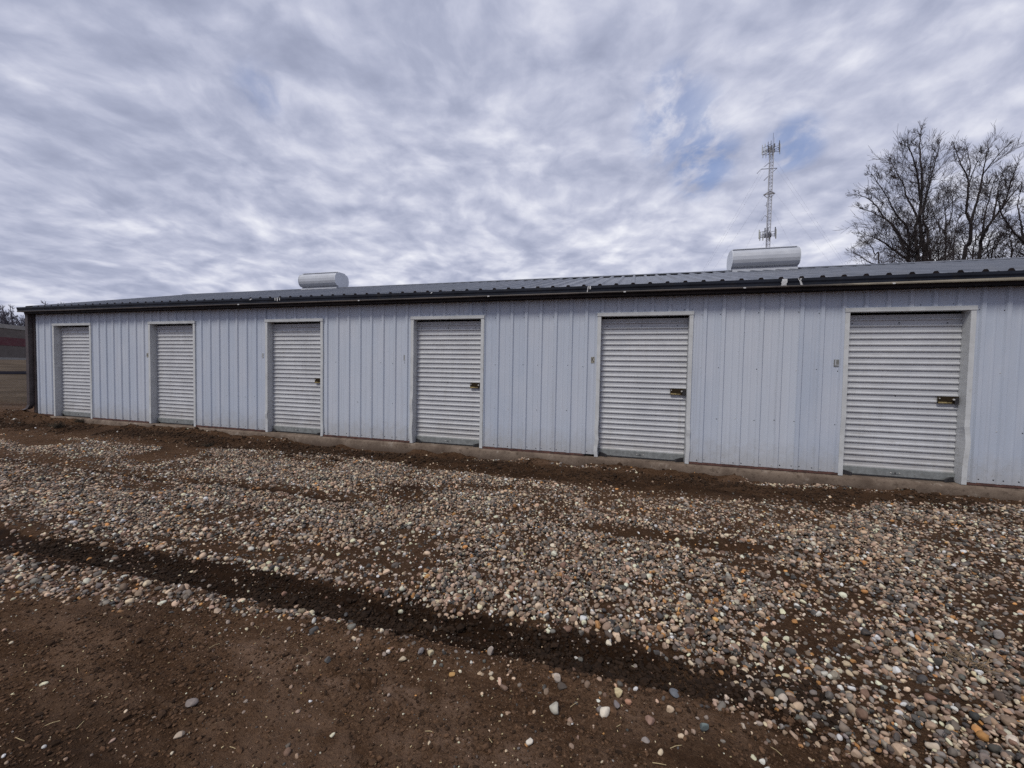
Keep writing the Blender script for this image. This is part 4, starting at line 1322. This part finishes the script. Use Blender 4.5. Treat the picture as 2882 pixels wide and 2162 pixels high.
def smooth_path(pts, n):
    pts = [Vector(p) for p in pts]
    outp = []
    m_ = len(pts) - 1
    for i in range(m_):
        p0 = pts[max(i - 1, 0)]; p1 = pts[i]; p2 = pts[i + 1]; p3 = pts[min(i + 2, m_)]
        for j in range(n):
            s = j / n
            outp.append(0.5 * ((2 * p1) + (p2 - p0) * s + (2 * p0 - 5 * p1 + 4 * p2 - p3) * s * s + (3 * p1 - p0 - 3 * p2 + p3) * s ** 3))
    outp.append(pts[-1])
    return outp

MINR = [.0068]
def grow(mbs, start, d, length, rad, level, r, upb=0.25, maxlev=3, dens=1.0):
    """one branch as a bent tube, with side shoots"""
    nseg = 5 if level < 2 else (4 if level < maxlev else 3)
    pts = [start]; cur = d.normalized(); step = length / nseg
    for i in range(nseg):
        g_ = .12 if level < 2 else .07
        cur = (cur + Vector((r.gauss(0, g_), r.gauss(0, g_), r.gauss(0, g_ * .8) + upb * .28))).normalized()
        pts.append(pts[-1] + cur * step)
    rads = [max(rad * (1 - .75 * i / nseg), MINR[0]) for i in range(nseg + 1)]
    mbs[0 if level < 2 else 1].tube(pts, rads, 5 if level < 2 else 3, 0, False)
    if level >= maxlev: return
    nk = int((4.5 + 2.5 * r.random()) * dens) if level < maxlev - 1 else int((3.2 + 2.6 * r.random()) * dens)
    for k in range(nk):
        q = .18 + .8 * (k + r.random()) / nk
        i = min(int(q * nseg), nseg - 1); fpos = q * nseg - i
        p = pts[i].lerp(pts[i + 1], fpos)
        ax = (pts[i + 1] - pts[i]).normalized()
        side = ax.orthogonal().normalized(); side.rotate(Matrix.Rotation(r.uniform(0, 6.283), 3, ax))
        an = R(r.uniform(22, 52)) if level < 2 else R(r.uniform(16, 42))
        nd = ax * math.cos(an) + side * math.sin(an)
        grow(mbs, p, nd, length * r.uniform(.45, .75) * (1.05 - .38 * q), rads[i] * r.uniform(.42, .6), level + 1, r, upb, maxlev, dens)

def tree(name, label, group, stems, base, r, side_len=3.2, dens=1.0, maxlev=3, spacing=0.75, mats=(BARK, TWIG), rscale=.60):
    """stems: list of (points, r0, r1) in world space, first point near the ground"""
    root = empty(name, base, label, 'tree', group)
    tm = MB(); cm = MB(); tw = MB()
    for (pts, r0, r1) in stems:
        path = smooth_path(pts, 7)
        L = 0
        n_ = len(path)
        wob = [p + Vector((r.gauss(0, .014), r.gauss(0, .014), 0)) for p in path]
        wob[0] = path[0]
        rads = [(r0 + (r1 - r0) * (i / (n_ - 1)) ** .8) * rscale for i in range(n_)]
        tm.tube([p - base for p in wob], rads, 7, 0, True)
        tot = sum((wob[i + 1] - wob[i]).length for i in range(n_ - 1))
        acc = 0; nxt = spacing * .6
        for i in range(n_ - 1):
            seg = wob[i + 1] - wob[i]; sl_ = seg.length
            while acc + sl_ > nxt:
                q = nxt / tot
                if q > .16:
                    p = wob[i].lerp(wob[i + 1], (nxt - acc) / sl_)
                    ax = seg.normalized()
                    side = ax.orthogonal().normalized(); side.rotate(Matrix.Rotation(r.uniform(0, 6.283), 3, ax))
                    an = R(r.uniform(35, 68))
                    nd = ax * math.cos(an) + side * math.sin(an)
                    ln = side_len * (.45 + .75 * math.sin(math.pi * min(1, q * .9 + .1)) ) * r.uniform(.55, 1.1) * (1.0 - .68 * q)
                    grow([cm, tw], p - base, nd, ln, max(min(rads[i] * .30, .045), .013), 1, r, .28, maxlev, dens)
                nxt += spacing * r.uniform(.6, 1.3)
            acc += sl_
        # leader splits into fine ends
        for _ in range(3):
            ax = (wob[-1] - wob[-3]).normalized()
            nd = (ax + Vector((r.gauss(0, .35), r.gauss(0, .35), r.gauss(0, .2)))).normalized()
            grow([cm, tw], wob[-1] - base, nd, side_len * .20, rads[-1] * .8, 2, r, .2, maxlev, dens)
    tm.build('trunk', mats[0], root)
    b0 = len(cm.v); cm.v.extend(tw.v); cm.f.extend([[q + b0 for q in f] for f in tw.f]); cm.m.extend(tw.m)
    cm.build('crown', mats[1], root)

def stems_px(lst, Yd, r, spread=1.2, ox=2360, oy=340, sc_=.26525):
    out_ = []
    for pts, r0, r1 in lst:
        yo = r.uniform(-spread, spread)
        w_ = []
        for j, (a, b) in enumerate(pts):
            w_.append(at_depth(ox + a * sc_, oy + b * sc_, Yd + yo * j / max(1, len(pts) - 1)))
        out_.append((w_, r0, r1))
    return out_
def extend_down(sts, base):
    o_ = []
    for pts, r0, r1 in sts:
        o_.append((pts, r0, r1))
    return o_
tr = random.Random(42)
YA = 30.0
gA = at_depth(2360 + 880 * .265, 735, YA); baseA = Vector((gA.x, gA.y, -0.25))
def root_pt(dx_, dy_=0): return baseA + Vector((dx_, dy_, 0))
A = stems_px([
 ([(745, 1515), (690, 1350), (640, 1230), (560, 1100), (470, 1010), (400, 900), (300, 820), (195, 785)], .20, .03),
 ([(740, 1480), (600, 1380), (475, 1290), (380, 1240), (300, 1215)], .15, .03),
 ([(840, 1515), (790, 1390), (680, 1270), (640, 1190), (560, 1090), (430, 1010), (330, 960), (230, 930)], .17, .03),
 ([(765, 1340), (725, 1130), (650, 1040), (580, 940), (510, 800), (400, 640), (345, 560)], .13, .025),
 ([(842, 1515), (822, 1330), (815, 1150), (835, 1040), (780, 920), (720, 800), (690, 680), (620, 560), (555, 430)], .22, .03),
 ([(918, 1515), (895, 1300), (872, 1150), (860, 1020), (875, 860), (885, 600), (870, 400), (862, 250), (880, 90)], .29, .03),
 ([(862, 1010), (920, 850), (960, 700), (1010, 500), (1070, 265)], .14, .025),
 ([(868, 840), (830, 560), (770, 340), (700, 245)], .13, .025),
 ([(972, 1510), (940, 1400), (945, 1150), (900, 1090), (905, 900), (960, 620), (985, 400)], .16, .03),
], YA, tr, 2.2)
for j, (pts, r0, r1) in enumerate(A):
    if j in (0, 2, 4, 5, 8):
        pts.insert(0, root_pt((-.9, 0, -.5, 0, .3, 0, 0, 0, .7)[j]))
tree('bare_tree', 'tall many stemmed bare tree, nearest the tower, rising above the roof', 'bare trees behind the building', A, baseA, tr, 3.0, 1.25, 3, .27)

YB = 33.0
gB = at_depth(2360 + 1370 * .265, 735, YB); baseB = Vector((gB.x, gB.y, -0.25))
Bst = stems_px([
 ([(1325, 1500), (1390, 1300), (1402, 1100), (1360, 970), (1375, 720), (1368, 600), (1300, 470), (1240, 295)], .25, .03),
 ([(1402, 1090), (1440, 960), (1500, 740), (1530, 570), (1560, 420), (1590, 285)], .17, .03),
 ([(1370, 620), (1400, 480), (1355, 255)], .09, .025),
 ([(1530, 570), (1640, 430), (1770, 285)], .09, .02),
 ([(1372, 700), (1420, 560), (1480, 430), (1520, 350)], .07, .02),
], YB, tr, 2.0)
Bst[0][0].insert(0, baseB + Vector((-.4, 0, 0)))
tree('bare_tree', 'slender bare tree with high forked crown, second from the tower', 'bare trees behind the building', Bst, baseB, tr, 2.4, 1.08, 3, .36)

YC = 31.5
gC = at_depth(2360 + 1510 * .265, 735, YC); baseC = Vector((gC.x, gC.y, -0.25))
Cst = stems_px([
 ([(1495, 1500), (1530, 1230), (1640, 1050), (1750, 900), (1830, 650), (1905, 460)], .22, .03),
 ([(1640, 1050), (1680, 800), (1740, 540)], .12, .025),
 ([(1530, 1230), (1545, 1050), (1590, 850), (1640, 660)], .12, .025),
 ([(1750, 900), (1860, 760), (1960, 640)], .10, .025),
], YC, tr, 2.0)
Cst[0][0].insert(0, baseC)
tree('bare_tree', 'dense dark bare tree leaning right, second from the right frame edge', 'bare trees behind the building', Cst, baseC, tr, 2.9, 1.28, 3, .28)

YD = 29.0
gD = at_depth(2360 + 2080 * .265, 735, YD); baseD = Vector((gD.x, gD.y, -0.25))
Dst = stems_px([
 ([(2060, 1480), (1960, 1290), (1850, 1170), (1730, 985), (1690, 820)], .21, .03),
 ([(2060, 1480), (2080, 1250), (2060, 1000), (2020, 760)], .20, .03),
 ([(1960, 1290), (1940, 1100), (1900, 900), (1930, 740)], .12, .025),
], YD, tr, 1.5)
for q in (0, 1): Dst[q][0].insert(0, baseD)
tree('bare_tree', 'bare tree cut by the right frame edge with a limb leaning left', 'bare trees behind the building', Dst, baseD, tr, 2.8, 1.28, 3, .28)

# lower thicket stems between them
TH = [
 ([([(1130, 1500), (1135, 1230), (1140, 1040), (1120, 900), (1100, 720)], .13, .02), ([(1135, 1200), (1050, 1080), (1000, 960)], .08, .02), ([(1138, 1150), (1200, 1000), (1210, 850), (1180, 690)], .08, .02)], 36, 'small upright bare tree between the tall many stemmed one and the slender one'),
 ([([(1215, 1500), (1225, 1300), (1250, 1120), (1300, 960)], .12, .02), ([(1220, 1400), (1160, 1260), (1080, 1150)], .08, .02)], 34, 'low bushy bare tree at the foot of the slender one'),
 ([([(1420, 1500), (1450, 1300), (1470, 1150), (1520, 1000)], .12, .02), ([(1430, 1450), (1350, 1330), (1290, 1200)], .08, .02)], 36, 'low tangled bare tree right under the slender forked crown'),
 ([([(1620, 1500), (1660, 1360), (1720, 1240), (1760, 1100)], .11, .02), ([(1620, 1500), (1580, 1380), (1600, 1250)], .07, .02)], 34, 'low scrubby bare tree right of the dense leaning one'),
 ([([(1830, 1500), (1850, 1380), (1820, 1260), (1850, 1100)], .11, .02), ([(1830, 1500), (1920, 1400), (1950, 1280)], .08, .02)], 33, 'low scrubby bare tree nearest the right frame edge'),
 ([([(1060, 1510), (1040, 1380), (1090, 1260), (1060, 1120)], .10, .02), ([(1060, 1510), (1000, 1420), (960, 1330)], .06, .02)], 35, 'low twiggy bare tree just right of the thick stems'),
 ([([(430, 1530), (390, 1420), (350, 1340), (290, 1260), (205, 1165)], .09, .018), ([(430, 1530), (320, 1500), (220, 1430), (160, 1400)], .07, .018), ([(440, 1530), (560, 1460), (620, 1400)], .06, .018)], 29, 'low spreading bare shrub at the left foot of the tall tree'),
]
for k, (sts, Yd, lab) in enumerate(TH):
    sp = stems_px(sts, Yd, tr, 1.2)
    p0 = sp[0][0][0]; bs_ = Vector((p0.x, p0.y, -0.25))
    sp[0][0].insert(0, bs_)
    tree('bare_tree', lab, 'bare trees behind the building', sp, bs_, tr, 2.7, 1.22 if k < 6 else .95, 3, .27)

# far trees beyond the store on the left
def far_tree(px_, ytop, ybase, Ydir, lab, r, spread):
    d = screen_dir(px_, ybase); hd = math.hypot(d.x, d.y)
    base = CAM + d * (Ydir / hd); base.z = 0.6
    dt = screen_dir(px_, ytop); zt = CAM.z + dt.z * (Ydir / math.hypot(dt.x, dt.y))
    H = zt - base.z
    sts = []
    side = Vector((d.y, -d.x, 0)).normalized()
    for q in range(4):
        o_ = side * r.uniform(-spread, spread) * H * .35 + Vector((r.uniform(-1, 1), r.uniform(-1, 1), 0))
        fk = base + Vector((0, 0, H * r.uniform(.3, .45))) + o_ * .12
        sts.append(([base, fk, base + o_ * .6 + Vector((0, 0, H * .7)), base + o_ + Vector((0, 0, H * r.uniform(.82, .97)))], H * .020, H * .004))
    tree('bare_tree', lab, 'far bare trees on the left', sts, base, r, H * .30, 1.2, 3, H * .05, (BARKF, BARKF), 1.0)
fr = random.Random(9)
MINR[0] = .03
far_tree(18, 858, 1005, 190, 'far bare tree above the store roof at the left frame edge', fr, 1.0)
far_tree(44, 862, 1005, 205, 'far bare tree above the store roof left of the downspout', fr, .8)
far_tree(74, 866, 1005, 195, 'far bare tree partly hidden by the downspout', fr, .9)
far_tree(198, 855, 1005, 180, 'far bare treetop just showing over the low left roof', fr, 1.1)

# ------------------------------------------------------------------ store far left
def store():
    def gp(px_, depth):
        d = screen_dir(px_, 1012.0); p = CAM + d * depth
        return Vector((p.x, p.y, 0))
    a = gp(-420, 62.0); b = gp(150, 103.0)
    along = (b - a).normalized(); nrm = Vector((-along.y, along.x, 0))
    if nrm.dot(a - Vector((CAM.x, CAM.y, 0))) < 0: nrm = -nrm
    root = empty('store_building', (a.x, a.y, 0.0), 'long taupe store building with a maroon band, far off at the left', 'building')
    ang = math.atan2(along.y, along.x)
    root.rotation_euler = (0, 0, ang)
    L = (b - a).length
    sgn = 1 if (Matrix.Rotation(-ang, 3, 'Z') @ nrm).y > 0 else -1
    def slab(y0, y1, z0, z1, nm, m_, x0=0.0, x1=None):
        mb = MB(); ys = sorted((sgn * y0, sgn * y1)); mb.box(x0, L if x1 is None else x1, ys[0], ys[1], z0, z1); return mb.build(nm, m_, root)
    slab(0, 40, 0.0, 7.85, 'wall', STOREW)
    slab(-.12, 40.1, 7.86, 8.75, 'coping', STOREC)
    slab(-.06, -.004, 4.20, 5.95, 'painted_band', STORER)
    slab(-.10, -.004, 0.60, 1.62, 'base_course', STOREC)
store()

# ------------------------------------------------------------------ dead weeds
def weed(x, y, n_, h, m_, label, r, flat=False):
    z = float(ground_h(np.array([x]), np.array([y]))[0])
    root = None
    mb = MB()
    for i in range(n_):
        a = r.uniform(0, 6.283); lean = r.uniform(.3, 1.3) if flat else r.uniform(.1, .8)
        L = h * r.uniform(.5, 1.15)
        d = Vector((math.cos(a) * lean, math.sin(a) * lean, 1)).normalized()
        p = Vector((r.gauss(0, h * .25), r.gauss(0, h * .2), 0))
        pts = [p]
        for s in range(3):
            d = (d + Vector((r.gauss(0, .2), r.gauss(0, .2), -.18 if flat else -.05))).normalized()
            q = pts[-1] + d * L / 3
            q.z = max(q.z, .01)
            pts.append(q)
        mb.tube(pts, [.0022, .002, .0016, .001], 3, 0, False)
    o = mb.build('weed_clump', m_)
    o.location = (x, y, z - .005)
    tag(o, label, 'weed', 'dead weed clumps')
wr = random.Random(31)
p = onground(2735, 1880); weed(p.x, p.y, 55, .12, WEED, 'tan dry weed clump flattened on the gravel at the right edge', wr, True)
p = onground(165, 1200); weed(p.x, p.y, 160, .16, WEEDD, 'dark dead weed tuft in front of the far left door', wr, True)
p = onground(228, 1197); weed(p.x, p.y, 120, .13, WEEDD, 'small dark weed tuft between the two far left doors', wr, True)
p = onground(585, 1255); weed(p.x, p.y, 90, .10, WEEDD, 'dark weed tuft below the wall right of the second door', wr, True)
